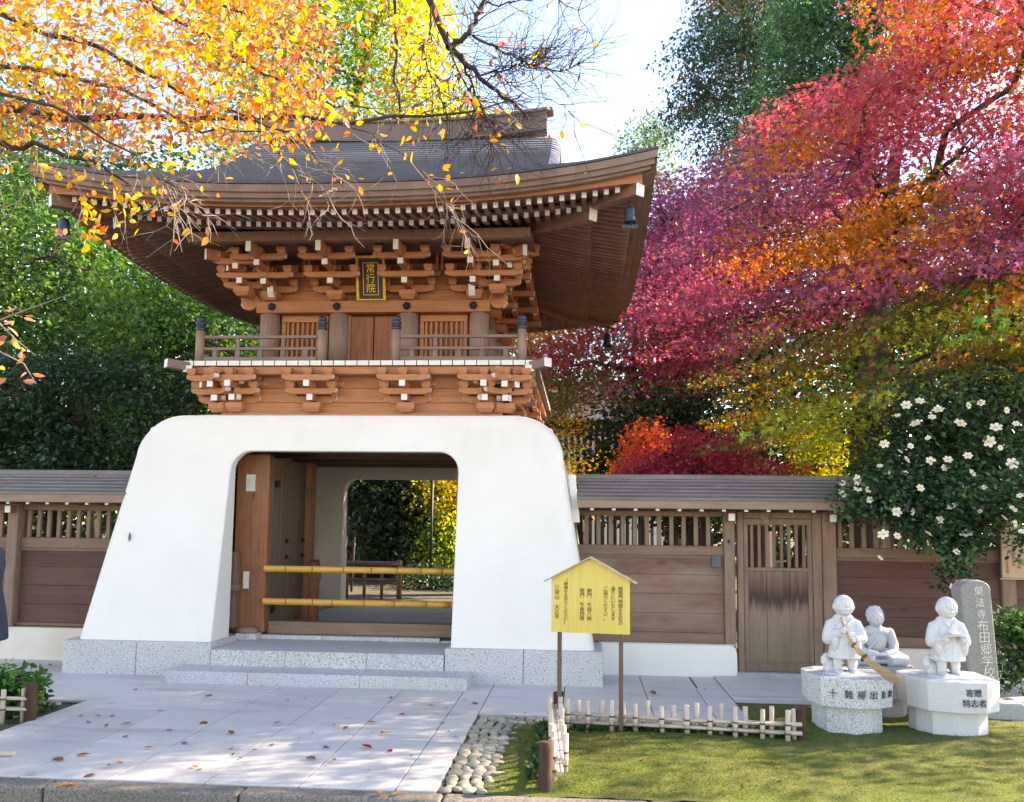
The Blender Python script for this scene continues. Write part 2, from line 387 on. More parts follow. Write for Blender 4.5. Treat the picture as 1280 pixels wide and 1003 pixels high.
def text(s, size, pos, mat, parent, name='lettering', vertical=True, rz=0, tilt=0, depth=.003, line=1.0):
    cu = bpy.data.curves.new('lettering', 'FONT'); cu.body = '\n'.join(s) if vertical else s
    cu.size = size; cu.extrude = depth; cu.align_x = 'CENTER'; cu.align_y = 'TOP' if vertical else 'CENTER'; cu.space_line = line
    o = bpy.data.objects.new('lettering_curve', cu); COL.objects.link(o)
    dg = bpy.context.evaluated_depsgraph_get(); me = bpy.data.meshes.new_from_object(o.evaluated_get(dg))
    bpy.data.objects.remove(o); me.materials.clear(); me.materials.append(mat)
    for p in me.polygons: p.material_index = 0
    r = link(name, me, parent); r.location = pos; r.rotation_euler = (R(90)+tilt, 0, rz)
    return r
# ================================================================ setting
def sheet(name, poly, z, mat, kind='structure', thick=0.0):
    mb = MB(); n = len(poly)
    mb.add([(x, y, z) for x, y in poly], [tuple(range(n))])
    o = mb.build(name, mat); tag(o, kind=kind); return o
YK = 5.36                      # front edge of the paving: the kerb
g = sheet('ground', [(-160, YK), (160, YK), (160, 300), (-160, 300)], -.012, M['soil'])
rd = sheet('road', [(-160, -60), (160, -60), (160, YK-.02), (-160, YK-.02)], -.15, M['asphalt'])
# kerb: long stones with joints
mb = MB(); x = -14.0; rr = random.Random(3)
while x < 14:
    mb.box((x+.006, YK-.16, -.3), (x+1.194, YK, .006)); x += 1.2
o = mb.build('kerb', M['kerb_stone'], bevel=.018, seg=2); tag(o, kind='structure')
# the path in front of the gate, built of long slabs
def slabs(name, cells, z, gap=.004, rot=None):
    mb = MB()
    for x0, y0, x1, y1 in cells:
        mb.box((x0+gap, y0+gap, z-.05), (x1-gap, y1-gap, z))
    o = mb.build(name, M['paving'], bevel=.003); tag(o, kind='structure'); return o
xs = [-4.32, -4.05, -3.46, -2.87, -2.275, -1.69, -1.10, -.85]
cells = []
for i in range(len(xs)-1):
    y = YK+.004; off = .35 if i % 2 else .9
    if i in (0, 6): off = 1.1
    cuts = [y]
    while cuts[-1]+1.3 < 8.3: cuts.append(cuts[-1] + (off if len(cuts) == 1 else 1.62))
    cuts.append(8.5)
    for a, b in zip(cuts, cuts[1:]): cells.append((xs[i], a, xs[i+1], b))
slabs('path', cells, .012)
sheet('path_bed', [(-4.34, YK), (-.83, YK), (-.83, 8.5), (-4.34, 8.5)], -.004, M['joint'])
cells = []
for x0, x1 in ((-7.4, -6.2), (-6.2, -5.0), (-5.0, -3.9), (-3.9, -2.9), (-2.9, -1.9), (-1.9, -1.1), (-1.1, -.85)): cells.append((x0, 8.5 if x0 > -4.4 else 7.62, x1, 8.96))
for x0, x1 in ((-9.5, -7.4), (-7.4, -6.2), (-6.2, -5.2)): cells.append((x0, 8.96, x1, 9.9))
cells += [(-.85, 7.52, -.15, 8.96), (-.15, 7.52, .62, 8.96), (.62, 7.52, 1.13, 8.96), (-.15, 8.96, .62, 9.75), (.62, 8.96, 1.16, 9.75), (1.13, 7.52, 1.40, 9.62),
          (-9.5, 7.62, -7.4, 8.96)]
slabs('forecourt', cells, .0125)
sheet('forecourt_bed', [(-9.5, 7.6), (1.42, 7.5), (1.42, 9.8), (-9.5, 9.9)], -.006, M['joint'])
cells = [(1.404, 8.42, 2.5, 9.7), (2.5, 8.42, 3.7, 9.7), (3.7, 8.42, 5.2, 9.7)]
slabs('door_pavement', cells, .03)
# moss lawn, slightly humped
LAWNS = [(-.60, YK+.01, 6.5, 8.3, 1, .035), (-9.0, YK+.01, -4.62, 7.4, 5, .03)]
def lawn_in(x, y, L):
    d = min(x-L[0], L[2]-x, y-L[1], L[3]-y)
    if L[4] == 1: d = min(d, max(7.24-y, x-1.40))       # the paving in front of the wall bites a corner out of it
    return d
def lawn_z(x, y):
    for L in LAWNS:
        d = lawn_in(x, y, L)
        if d >= -.06:
            e = max(0, min(1, d/.35)); return .002 + L[5]*e*(1+mnoise.noise((x*1.1, y*1.1, L[4]))) + .012*mnoise.noise((x*9, y*9, L[4]))
    return 0
for L in LAWNS:
    x0, y0, x1, y1 = L[:4]; nx, ny = int((x1-x0)/.06), int((y1-y0)/.06); vs = []; fs = []
    for j in range(ny+1):
        for i in range(nx+1): x = x0+(x1-x0)*i/nx; y = y0+(y1-y0)*j/ny; vs.append((x, y, lawn_z(x, y)))
    for j in range(ny):
        for i in range(nx):
            a = j*(nx+1)+i; c = ((vs[a][0]+vs[a+nx+2][0])/2, (vs[a][1]+vs[a+nx+2][1])/2)
            if lawn_in(*c, L) > 0: fs.append((a, a+1, a+nx+2, a+nx+1))
    mb = MB(); mb.add(vs, fs, 0, True); o = mb.build('lawn', M['moss']); bm = bmesh.new(); bm.from_mesh(o.data); bmesh.ops.delete(bm, geom=[v for v in bm.verts if not v.link_faces], context='VERTS'); bm.to_mesh(o.data); bm.free(); tag(o, kind='structure')

def set_face_col(me, cols):
    a = me.attributes.new('col', 'FLOAT_COLOR', 'FACE')
    c = np.ones((len(me.polygons), 4), np.float32); c[:, :3] = cols; a.data.foreach_set('color', c.ravel())
def cobbles(name, spots, seed):
    rr = random.Random(seed); mb = MB(); cols = []
    for x, y, r in spots:
        q = Matrix.Rotation(rr.uniform(0, 3.1), 3, 'Z'); a = r*rr.uniform(.9, 1.35); b = r*rr.uniform(.75, 1.1)
        n0 = len(mb.f); mb.ell((x, y, .004), (a, b, r*rr.uniform(.42, .62)), q, 12, 7)
        v = rr.uniform(.17, .42); c = (v, v*rr.uniform(.88, .95), v*rr.uniform(.58, .80)); cols += [c]*(len(mb.f)-n0)
    o = mb.build(name, M['cobble']); set_face_col(o.data, np.array(cols)); tag(o, kind='structure'); return o
rr = random.Random(8); sp = []
y = 5.42
while y < 7.2:
    w = .30 if y < 6.9 else .3
    x = -.80 + rr.uniform(-.01, .02)
    while x < -.80+w*(.6+.6*rr.random()):
        sp.append((x, y+rr.uniform(-.02, .02), rr.uniform(.028, .049))); x += rr.uniform(.066, .088)
    y += rr.uniform(.058, .074)
for yy in (7.25, 7.31, 7.37, 7.43):
    x = -.79
    while x < 1.38:
        sp.append((x, yy+rr.uniform(-.015, .015), rr.uniform(.028, .042))); x += rr.uniform(.064, .088)
cobbles('cobble_edging', sp, 4)
sp = []
for k in range(80):
    u = rr.random(); sp.append((-4.55-.5*rr.random()+.1*u, 6.7+.9*u, rr.uniform(.02, .04)))
cobbles('cobble_edging', sp, 6)

# ================================================================ the gate
CX, YC = -2.56, 11.9
gate = thing('temple_gate', 'two storey temple gate with white plaster arch, brown bracketed timber storey and curved hipped roof', 'gate', (CX, YC, 0))
def Y(v): return v-YC
def hw(z): return 2.70-.17*(z-.34)
# ---- granite plinths and steps
for sgn in (-1, 1):
    mb = MB(); a, b = sorted((sgn*1.205, sgn*2.785)); m_ = (a+b)/2
    for x0, x1 in ((a, m_), (m_, b)):
        mb.box((x0+.002, Y(8.90), -.1), (x1-.002, Y(9.62), .345))
    mb.box((sorted((sgn*1.3, sgn*2.785))[0], Y(9.624), -.1), (sorted((sgn*1.3, sgn*2.785))[1], Y(14.3), .345))
    mb.build('plinth', M['granite'], gate, .006)
def step(xs, y0, y1, z, cut):
    mb = MB(); ed = [-xs]+cut+[xs]
    for a, b in zip(ed, ed[1:]): mb.box((a+.0015, Y(y0), -.1), (b-.0015, Y(y1), z))
    return mb.build('step', M['granite'], gate, .005)
step(1.487, 8.5, 8.897, .13, [-.66, .45])
step(1.20, 8.885, 9.78, .285, [-.42, .42])
mb = MB()
for a, b in ((-1.2, -.4), (-.4, .4), (.4, 1.2)): mb.box((a, Y(9.781), -.1), (b, Y(13.9), .30))
mb.build('passage_floor', M['paving'], gate)
# ---- plaster arch
def outer(n):
    r = .46; zt = 2.76; pts = []
    for i in range(n):
        pts.append(None)
    path = [(-hw(.345), .345)]
    for k in range(1, 16): z = .345+(zt-r-.345)*k/15; path.append((-hw(z), z))
    cx = -hw(zt-r)+r+.05
    for k in range(1, 13):
        a = math.pi - (math.pi/2)*k/12; path.append((cx+(r+.05)*math.cos(a), zt-r+r*math.sin(a)))
    for k in range(1, 9): path.append((cx+(0-cx)*k/8, zt))
    return path + [(-x, z) for x, z in reversed(path[:-1])]
def inner_path():
    r = .22; zt = 2.365; w0 = 1.262; path = [(-w0, .345)]
    for k in range(1, 16): path.append((-w0, .345+(zt-r-.345)*k/15))
    for k in range(1, 13):
        a = math.pi-(math.pi/2)*k/12; path.append((-w0+r+r*math.cos(a), zt-r+r*math.sin(a)))
    for k in range(1, 9): path.append(((-w0+r)*(1-k/8), zt))
    return path + [(-x, z) for x, z in reversed(path[:-1])]
def arch_wall(name, front, y_back, sgn, mat, inpath, bat=.18):
    """front wall of the arch: battered, outer edges rounded; sgn 1 faces the viewer"""
    O = outer(0); I = inpath; n = len(O); mb = MB()
    def yf(z): return (front + bat*(z-.345))
    def P(x, z, d): return (x, sgn*(yf(z)-YC+d), z)
    def off(i, d):
        x, z = O[i]; k = max(0, (z-.345)/2.4)
        nx = -1 if x < 0 else 1
        if i == 0 or i == n-1: return (x-nx*d, z)
        a, b = O[i-1], O[i+1]; tx, tz = b[0]-a[0], b[1]-a[1]; L = math.hypot(tx, tz)
        return (x - (-tz/L)*d, z - (tx/L)*d)
    loops = []
    for k in range(7):                 # rounded shoulder from front face to outer face
        a = (math.pi/2)*k/6; rr_ = .085
        loops.append([P(*off(i, rr_*(1-math.sin(a))), rr_*(1-math.cos(a))) for i in range(n)])
    inn = [P(x, z, 0) for x, z in I]
    inn2 = [P(*p, .012) for p in [(x*.992, z-.008 if z > 2 else z) for x, z in I]]
    innb = [(x*.992, sgn*(y_back-YC), z-.008 if z > 2 else z) for x, z in I]
    back = [(x, sgn*(y_back-YC), z) for x, z in O]
    seq = [innb, inn2, inn] + loops + [back, innb]
    for A, B in zip(seq, seq[1:]):
        for i in range(n-1):
            mb.add([A[i], A[i+1], B[i+1], B[i]], [(0, 1, 2, 3)], 0, True)
    o = mb.build(name, mat, gate); bm = bmesh.new(); bm.from_mesh(o.data); bmesh.ops.remove_doubles(bm, verts=bm.verts, dist=1e-5)
    bmesh.ops.recalc_face_normals(bm, faces=bm.faces); bm.to_mesh(o.data); bm.free()
    for p in o.data.polygons: p.use_smooth = True
    m = o.modifiers.new('es', 'EDGE_SPLIT'); m.split_angle = R(35)
    return o
IP = inner_path()
arch_wall('plaster_arch', 9.0, 9.47, 1, M['plaster'], IP)
arch_wall('rear_plaster_arch', 9.80, 10.14, -1, M['plaster'], [(x*.94, z*(.965) if z > 1 else z) for x, z in IP], .05)
# side walls and the sloping cap between the two arches
for sgn in (-1, 1):
    mb = MB(); prof = [(hw(.345), .345), (hw(2.3), 2.3), (hw(2.3)-.12, 2.62), (hw(2.3)-.45, 2.75), (hw(2.3)-.45, 2.60), (hw(2.3)-.3, 2.3), (hw(.345)-.3, .345)]
    mb.prism([(sgn*x, z) for x, z in prof], Y(9.475), Y(13.655), 'y'); mb.build('side_wall', M['plaster'], gate)
mb = MB(); mb.prism([(Y(9.44), 2.745), (Y(10.0), 2.835), (Y(13.6), 2.835), (Y(13.80), 2.765), (Y(13.7), 2.6), (Y(9.48), 2.6)], -1.86, 1.86, 'x'); mb.build('arch_cap', M['plaster'], gate)
# small peeled flake on the plaster
mb = MB(); mb.prism([(0, 0), (.018, .03), (.016, .075), (.004, .1), (-.006, .05)], -.004, .004, 'y'); o = mb.build('plaster_flake', M['grey_metal'], gate)
p = at(161, 677, 9.175); o.location = (p.x-CX, p.y-YC, p.z)
# ---- timber inside the passage
mb = MB(); mb.box((-1.70, Y(9.50), 2.56), (1.70, Y(13.64), 2.60)); 
for yy in (9.78, 10.6, 11.5, 12.4, 13.3): mb.box((-1.60, Y(yy), 2.44), (1.60, Y(yy+.12), 2.557))
mb.box((-1.60, Y(9.48), 2.37), (1.60, Y(9.70), 2.557))
mb.build('ceiling', M['brown_wood'], gate, .004)
for sgn in (-1, 1):
    DX = 0 if sgn < 0 else .21       # the right-hand leaf is folded tight against its wall
    mb = MB(); a, b = sorted((sgn*1.34, sgn*(.965+DX))); mb.box((a, Y(9.74), .36), (b, Y(9.86), 2.352)); mb.build('gate_pillar', M['red_wood'], gate, .008)
    a, b = sorted((sgn*1.38, sgn*1.245)); 
    mb = MB(); mb.box((a, Y(9.56), .42), (b, Y(9.70), 1.25)); mb.build('jamb_post', M['grey_brown_wood'], gate, .006)
    leaf = MB()
    xl = sgn*(1.0+DX); a, b = sorted((xl-sgn*.03, xl+sgn*.03))
    for k in range(4):
        y0 = 9.90+k*.30; leaf.box((a, Y(y0+.002), .40), (b, Y(y0+.298), 2.33))
    dl = leaf.build('door_leaf', M['grey_brown_wood'], gate, .004)
    for yy, zz in ((9.93, 2.05), (9.93, .62)):
        mb = MB(); i = xl-sgn*.034
        mb.prism([(Y(yy), zz), (Y(yy+.13), zz+.025), (Y(yy+.13), zz-.055), (Y(yy+.02), zz-.075)], min(i, i-sgn*.02), max(i, i-sgn*.02), 'x'); mb.build('hinge_strap', M['black_iron'], dl)
    for yy in (10.42, 11.02):
        for zz in (1.36, 1.17):
            mb = MB(); i = xl-sgn*.03; mb.tube([(i, Y(yy), zz), (i-sgn*.03, Y(yy), zz)], [.03, .012], 8); mb.tube([(i-sgn*.02, Y(yy-.045), zz+.01), (i-sgn*.02, Y(yy+.045), zz-.01)], .009, 6)
            mb.build('door_stud', M['black_iron'], dl)
    mb = MB(); a, b = sorted((sgn*(1.08+DX), sgn*(.90+DX))); mb.box((a, Y(11.13), .31), (b, Y(11.32), 2.35)); rp = mb.build('rear_post', M['red_wood'], gate, .01)
    mb = MB(); a, b = sorted((sgn*(.97+DX), sgn*(.895+DX))); mb.box((a, Y(11.07), 1.86), (b, Y(11.128), 2.02)); mb.build('latch_block', M['grey_brown_wood'], rp)
    mb = MB(); a, b = sorted((sgn*(.90+DX), sgn*(.80+DX))); mb.box((a, Y(11.16), .31), (b, Y(11.27), 1.08))
    for k in range(5): mb.box((a+.004+k*.02, Y(11.17), 1.08), (a+.016+k*.02, Y(11.26), 1.11))
    mb.box((a-.012, Y(11.14), .86), (b+.06, Y(11.159), .95))
    mb.build('stay_post', M['red_wood'], gate, .005)
    mb = MB(); a, b = sorted((sgn*1.16, sgn*.70)); 
    # white rear side wall return
    mb = MB(); a, b = sorted((sgn*1.68, sgn*1.62)); mb.box((a, Y(11.35), .30), (b, Y(13.65), 2.55)); mb.build('passage_wall', M['plaster'], gate)
    mb = MB(); a, b = sorted((sgn*1.36, sgn*1.30)); mb.box((a, Y(9.875), .30), (b, Y(11.12), 2.34)); mb.build('passage_wall', M['brown_wood'], gate)
mb = MB(); mb.box((-.96, Y(9.84), .335), (1.28, Y(9.98), .475)); mb.build('threshold', M['sill_wood'], gate, .012, 2)
mb = MB()
for a, b in ((-1.02, -.3), (-.3, .35), (.35, 1.02)): mb.box((a+.002, Y(9.76), .286), (b-.002, Y(10.0), .331))
mb.build('threshold_stone', M['granite'], gate, .004)
mb = MB(); mb.box((-1.24, Y(9.60), .286), (-1.0, Y(9.80), .36)); mb.build('pillar_base', M['granite'], gate, .012, 2)
mb = MB(); mb.box((-1.36, Y(9.5), .83), (-1.17, Y(9.56), .90)); mb.build('cross_bar', M['grey_brown_wood'], gate, .004)
mb = MB(); mb.box((-1.225, Y(9.725), 1.93), (-1.12, Y(9.738), 2.12)); mb.build('paper_slip', M['cream_paint'], gate)
mb = MB(); mb.box((-1.215, Y(9.725), .84), (-1.15, Y(9.738), 1.03)); mb.build('paper_slip', M['cream_paint'], gate)
mb = MB(); mb.ell((-1.12, Y(9.66), .385), (.13, .07, .05)); mb.build('door_stop', M['sill_wood'], gate)

# ---- timber storey: lower frieze
W = M['orange_wood']
mb = MB()
for z0, z1 in ((2.80, 2.98), (2.984, 3.15), (3.154, 3.36)): mb.box((-1.615, Y(10.02), z0), (1.615, Y(13.7), z1))
mb.build('frieze_wall', W, gate, .004)
mb = MB(); mb.box((-1.66, Y(9.985), 2.80), (1.66, Y(10.015), 2.865)); mb.build('frieze_sill', W, gate, .004)
mb = MB()
for a, b in (((-2.0, Y(9.81), 3.285), (2.0, Y(9.93), 3.375)),): mb.box(a, b)
mb.box((-2.0, Y(13.87), 3.285), (2.0, Y(13.99), 3.375))
for s in (-1, 1):
    a, b = sorted((s*2.0, s*1.88)); mb.box((a, Y(9.932), 3.285), (b, Y(13.868), 3.375))
mb.build('balcony_beam', W, gate, .006)
for s in (-1, 1):
    mb = MB(); mb.beam((s*1.55, Y(10.27), 3.335), (s*2.19, Y(9.63), 3.385), .11, .10, 0, 1); mb.build('corner_beam', [M['rail_wood'], M['white_paint']], gate, .004)
    mb = MB(); mb.box((s*1.98-.055, Y(9.74), 3.30), (s*1.98+.055, Y(9.80), 3.378), 0, None, {2: 1}); mb.build('corner_block', [M['rail_wood'], M['white_paint']], gate, .003)
# balcony floor boards with white painted ends
n = 30; wdt = 4.13/n
mb = MB()
for k in range(n):
    x0 = -2.065+k*wdt; mb.box((x0+.004, Y(9.775), 3.379), (x0+wdt-.004, Y(10.45), 3.437), 0, None, {2: 1})
mb.build('balcony_floor', [M['rail_wood'], M['white_paint']], gate, .002)
for s in (-1, 1):
    mb = MB()
    for k in range(28):
        y0 = Y(10.452)+k*.125; a, b = sorted((s*1.2, s*2.065)); mb.box((a, y0+.0, 3.379), (b, y0+.122, 3.437), 0, None, {3: 1, 5: 1})
    mb.build('balcony_floor', [M['rail_wood'], M['white_paint']], gate, .002)
# railing
RW = M['rail_wood']
def post(x, y):
    mb = MB(); mb.tube([(x, y, 3.437), (x, y, 3.80)], .052, 14); o = mb.build('rail_post', M['grey_wood'], gate)
    mb = MB(); mb.lathe([(.054, 3.80), (.058, 3.815), (.058, 3.84), (.05, 3.845), (.05, 3.865), (.058, 3.87), (.058, 3.90), (.045, 3.91), (.052, 3.93), (.045, 3.955), (.02, 3.968), (.002, 3.972)], (x, y, 0), 14); mb.build('post_cap', M['bronze'], o)
YR = Y(9.83)
for x in (-1.885, -.434, .434, 1.885): post(x, YR)
for s in (-1, 1): post(s*1.885, Y(13.9))
def rails(p, q, nst):
    p = Vector(p); q = Vector(q)
    for z, h, w_ in ((3.462, .05, .06), (3.585, .034, .045), (3.722, .036, .05)):
        mb = MB(); mb.beam(p+Vector((0, 0, z)), q+Vector((0, 0, z)), w_, h); mb.build('rail', RW, gate, .004)
    mb = MB()
    for k in range(nst):
        c = p+(q-p)*((k+.5)/nst); mb.box((c.x-.028, c.y-.02, 3.487), (c.x+.028, c.y+.02, 3.568))
        if k % 2: mb.box((c.x-.022, c.y-.018, 3.602), (c.x+.022, c.y+.018, 3.704))
    mb.build('baluster', RW, gate, .003)
rails((-1.833, YR, 0), (-.486, YR, 0), 5); rails((.486, YR, 0), (1.833, YR, 0), 5)
for s in (-1, 1): rails((s*1.885, YR+.053, 0), (s*1.885, Y(13.847), 0), 13)
# ---- upper storey wall
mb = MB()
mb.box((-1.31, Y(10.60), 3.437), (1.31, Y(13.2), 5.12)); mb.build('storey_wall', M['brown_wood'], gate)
mb = MB()
z = 4.30
for h in (.17, .17, .16): mb.box((-1.30, Y(10.555), z+.002), (1.30, Y(10.599), z+h-.002)); z += h
mb.build('wall_boards', W, gate, .004)
for s in (-1, 1):
    mb = MB(); z = 3.45
    for k in range(8):
        mb.box((sorted((s*1.311, s*1.35))[0], Y(10.66), z), (sorted((s*1.311, s*1.35))[1], Y(13.1), z+.205)); z += .21
    mb.build('wall_boards', W, gate, .004)
for x in (-1.31, -.434, .434, 1.31):
    mb = MB(); mb.tube([(x, Y(10.53), 3.437), (x, Y(10.53), 4.149)], .122, 20); mb.build('column', M['grey_wood'], gate)
for s in (-1, 1):
    for yy in (11.43, 12.33, 13.2):
        mb = MB(); mb.tube([(s*1.31, Y(yy), 3.437), (s*1.31, Y(yy), 4.149)], .122, 16); mb.build('column', M['grey_wood'], gate)
mb = MB(); mb.box((-1.45, Y(10.40), 4.15), (1.45, Y(10.54), 4.298))
mb.build('tie_beam', W, gate, .008, 2)
for s in (-1, 1):
    mb = MB(); a, b = sorted((s*1.24, s*1.38)); mb.box((a, Y(10.541), 4.152), (b, Y(13.3), 4.296)); mb.build('tie_beam', M['brown_wood'], gate, .008)
for x in (-1.25, -.434, .434, 1.25):
    mb = MB(); mb.tube([(x, Y(10.402), 4.224), (x, Y(10.386), 4.224)], .052, 6); mb.tube([(x, Y(10.386), 4.224), (x, Y(10.375), 4.224)], [.034, .022], 8)
    for k in range(6):
        a = k*math.pi/3; mb.ell((x+.034*math.cos(a), Y(10.388), 4.224+.034*math.sin(a)), (.014, .008, .014), None, 8, 6)
    mb.build('beam_boss', M['black_iron'], gate)
# door leaves and slatted windows
for s in (-1, 1):
    mb = MB(); a, b = sorted((s*.006, s*.285)); mb.box((a, Y(10.535), 3.47), (b, Y(10.58), 4.13)); dl = mb.build('door_leaf', M['red_wood'], gate, .004)
    mb = MB(); m_ = (a+b)/2; mb.prism([(m_-.09, 3.472), (m_-.07, 3.51), (m_-.04, 3.53), (m_+.04, 3.53), (m_+.07, 3.51), (m_+.09, 3.472)], Y(10.527), Y(10.5345), 'y'); mb.build('door_trim', M['brown_wood'], dl)
    mb = MB(); a, b = sorted((s*.287, s*.335)); mb.box((a, Y(10.52), 3.47), (b, Y(10.585), 4.145)); mb.build('door_frame', W, gate, .004)
    mb = MB(); x0, x1 = sorted((s*.575, s*1.165))
    mb.box((x0, Y(10.53), 4.06), (x1, Y(10.585), 4.145)); mb.box((x0, Y(10.53), 3.44), (x1, Y(10.585), 3.50))
    mb.box((x0, Y(10.53), 3.502), (x0+.05, Y(10.585), 4.058)); mb.box((x1-.05, Y(10.53), 3.502), (x1, Y(10.585), 4.058))
    wn = mb.build('window_frame', W, gate, .004)
    mb = MB()
    for k in range(8):
        xx = x0+.075+k*(x1-x0-.15)/7; mb.box((xx-.014, Y(10.545), 3.502), (xx+.014, Y(10.578), 4.058))
    mb.build('window_bars', M['orange_wood_up'], wn, .003)
    mb = MB(); mb.box((x0+.051, Y(10.581), 3.502), (x1-.051, Y(10.596), 4.058)); mb.build('window_back', M['red_wood'], wn)

# ---- bracket sets
BW = [M['orange_wood'], M['cream_paint'], M['white_paint']]
def boat(mb, L, h, y0, y1, z):
    """a boat-shaped bracket arm along x, its curved ends picked out in pale paint"""
    a = L/2; P_ = [(-a, z+h), (-a, z+h*.55), (-a+.02, z+h*.28), (-a+.06, z+h*.07), (-a+.1, z), (a-.1, z), (a-.06, z+h*.07), (a-.02, z+h*.28), (a, z+h*.55), (a, z+h)]
    n0 = len(mb.f); mb.prism(P_, y0, y1, 'y', 0)
    for k in (0, 1, 7, 8): mb.m[n0+2+k] = 1
def block(mb, x, y, z, w=.105, h=.075):
    b = w*.66
    vs = [(x+sx*q/2, y+sy*q/2, zz) for zz, q in ((z, b), (z+h*.42, w), (z+h, w)) for sx, sy in ((-1,-1),(1,-1),(1,1),(-1,1))]
    fs = [(3,2,1,0), (8,9,10,11)]
    for l in (0, 4):
        for k in range(4): fs.append((l+k, l+(k+1) % 4, l+4+(k+1) % 4, l+4+k))
    mb.add(vs, fs, 0)
def make_bracket(z0, tiers, L, nose=True):
    """tiers: (outward, z of arm, z of cross arm). The root mesh carries the arms that reach outward."""
    mb = MB(); block(mb, 0, -.03, z0, .20, .11)
    for k, (d, za, zc) in enumerate(tiers):
        last = nose and k == len(tiers)-1
        mb.beam((0, .1, za), (0, -d-.07, za-(.012 if last else 0)), .072, .07, 0, 2)
    root = mb.build('bracket', BW, None, .003)
    mb = MB(); boat(mb, L*.9, .085, -.015, .045, z0+.11); mb.build('bracket_arm', BW, root, .003)
    mb = MB(); boat(mb, L*1.12, .07, -.015, .045, z0+.30); mb.build('bracket_arm', BW, root, .003)
    cr = [(.0, z0+.195), (.0, z0+.37)]
    for d, za, zc in tiers:
        mb = MB(); boat(mb, L, .07, -d-.03, -d+.03, zc); mb.build('bracket_arm', BW, root, .003); cr.append((d, zc+.07))
    bl = None
    for d, zz in cr:
        for x in (-L/2+.06, 0, L/2-.06):
            if bl is None:
                mb = MB(); block(mb, 0, 0, 0); bl = mb.build('bearing_block', BW, root, .002); o = bl
            else: o = dup(bl, root)
            o.location = (x, -d, zz)
    return root
UB = make_bracket(4.30, [(.26, 4.475, 4.525), (.50, 4.635, 4.68)], .68, False)
mb = MB(); mb.beam((0, -.2, 4.765), (0, -.84, 4.75), .066, .13, 0, 2); mb.build('tail_rafter', BW, UB, .004)
LB = make_bracket(2.86, [(.13, 3.02, 3.06), (.27, 3.16, 3.195)], .60, False)
def put(src, x, y, rz=0, first=[0]):
    o = dup(src, gate); o.location = (x, y, 0); o.rotation_euler.z = rz; return o
for x in (-1.27, -.45, .45, 1.27): put(UB, x, Y(10.45))
for x in (-1.47, -.55, .55, 1.47): put(LB, x, Y(10.0))
for s in (-1, 1):
    for yy in (10.62, 11.43, 12.33, 13.2):
        o = put(UB, s*1.36, Y(yy), s*R(90))
        for c in list(o.children):
            if c.name.startswith('tail_rafter'): bpy.data.objects.remove(c)
    for yy in (10.2, 11.3, 12.5, 13.6): put(LB, s*1.635, Y(yy), s*R(90))
    for (cx_, cy_, ang) in ((s*1.31, Y(10.5), s*R(45)),):
        o = put(UB, cx_, cy_, ang)
        for c in list(o.children):
            if c.name.startswith('bracket_arm') or c.name.startswith('bearing_block'): bpy.data.objects.remove(c)
    put(LB, s*1.60, Y(10.03), s*R(45)); put(LB, s*1.70, Y(10.06))
    o = put(LB, s*1.56, Y(10.30)); o.location.z = 1.46
    o = put(LB, s*1.62, Y(10.42), s*R(45)); o.location.z = 1.62
    # scroll nose at the end of the tie beam and the pale curved nose in front of the corner column
    mb = MB(); mb.tube([(s*1.55, Y(10.43), 4.30), (s*1.55, Y(10.53), 4.30)], .105, 20, 0, True, 0); mb.tube([(s*1.55, Y(10.424), 4.30), (s*1.55, Y(10.43), 4.30)], [.05, .055], 14, 0)
    mb.box((min(s*1.40, s*1.54), Y(10.44), 4.25), (max(s*1.40, s*1.54), Y(10.52), 4.33)); 
    for k in range(10):
        a0 = R(-60+s*0)+k*R(24); a1 = a0+R(24)
        if s < 0: a0, a1 = math.pi-a0, math.pi-a1
        mb.beam((s*1.55+.108*math.cos(a0), Y(10.475), 4.30+.108*math.sin(a0)), (s*1.55+.108*math.cos(a1), Y(10.475), 4.30+.108*math.sin(a1)), .09, .012, 1, None, Vector((0, 0, 1)) if abs(math.cos((a0+a1)/2)) > .3 else Vector((1, 0, 0)))
    mb.build('scroll_nose', [M['orange_wood'], M['cream_paint']], gate, .003)
    mb = MB(); prev = None
    pts = [(Y(10.40), 4.30), (Y(10.33), 4.33), (Y(10.29), 4.39), (Y(10.27), 4.455)]
    mb.prism([(y_, z_) for y_, z_ in pts]+[(Y(10.39), 4.455)], s*1.24-.04, s*1.24+.04, 'x', 0); mb.m[3] = mb.m[2] = mb.m[4] = 1
    mb.build('curved_nose', [M['orange_wood'], M['white_paint']], gate, .002)
for o in (UB, LB):
    for c in list(o.children): bpy.data.objects.remove(c)
    bpy.data.objects.remove(o)
# struts between the bracket sets, behind the name board
mb = MB()
for x in (-.86, -.80, -.03, .03, .80, .86):
    mb = MB(); mb.box((x-.016, Y(10.38), 4.66), (x+.016, Y(10.42), 4.86)); mb.build('strut', BW, gate, .003)
# purlins carried by the brackets
mb = MB(); mb.box((-1.98, Y(9.60), 4.80), (1.98, Y(9.70), 4.915)); mb.build('purlin', M['brown_wood'], gate, .006)
mb = MB(); mb.box((-1.98, Y(14.1), 4.80), (1.98, Y(14.2), 4.915)); mb.build('purlin', M['brown_wood'], gate, .006)
mb = MB(); mb.box((-2.0, Y(9.72), 4.86), (2.0, Y(10.56), 4.875)); mb.build('eave_ceiling', M['brown_wood'], gate)

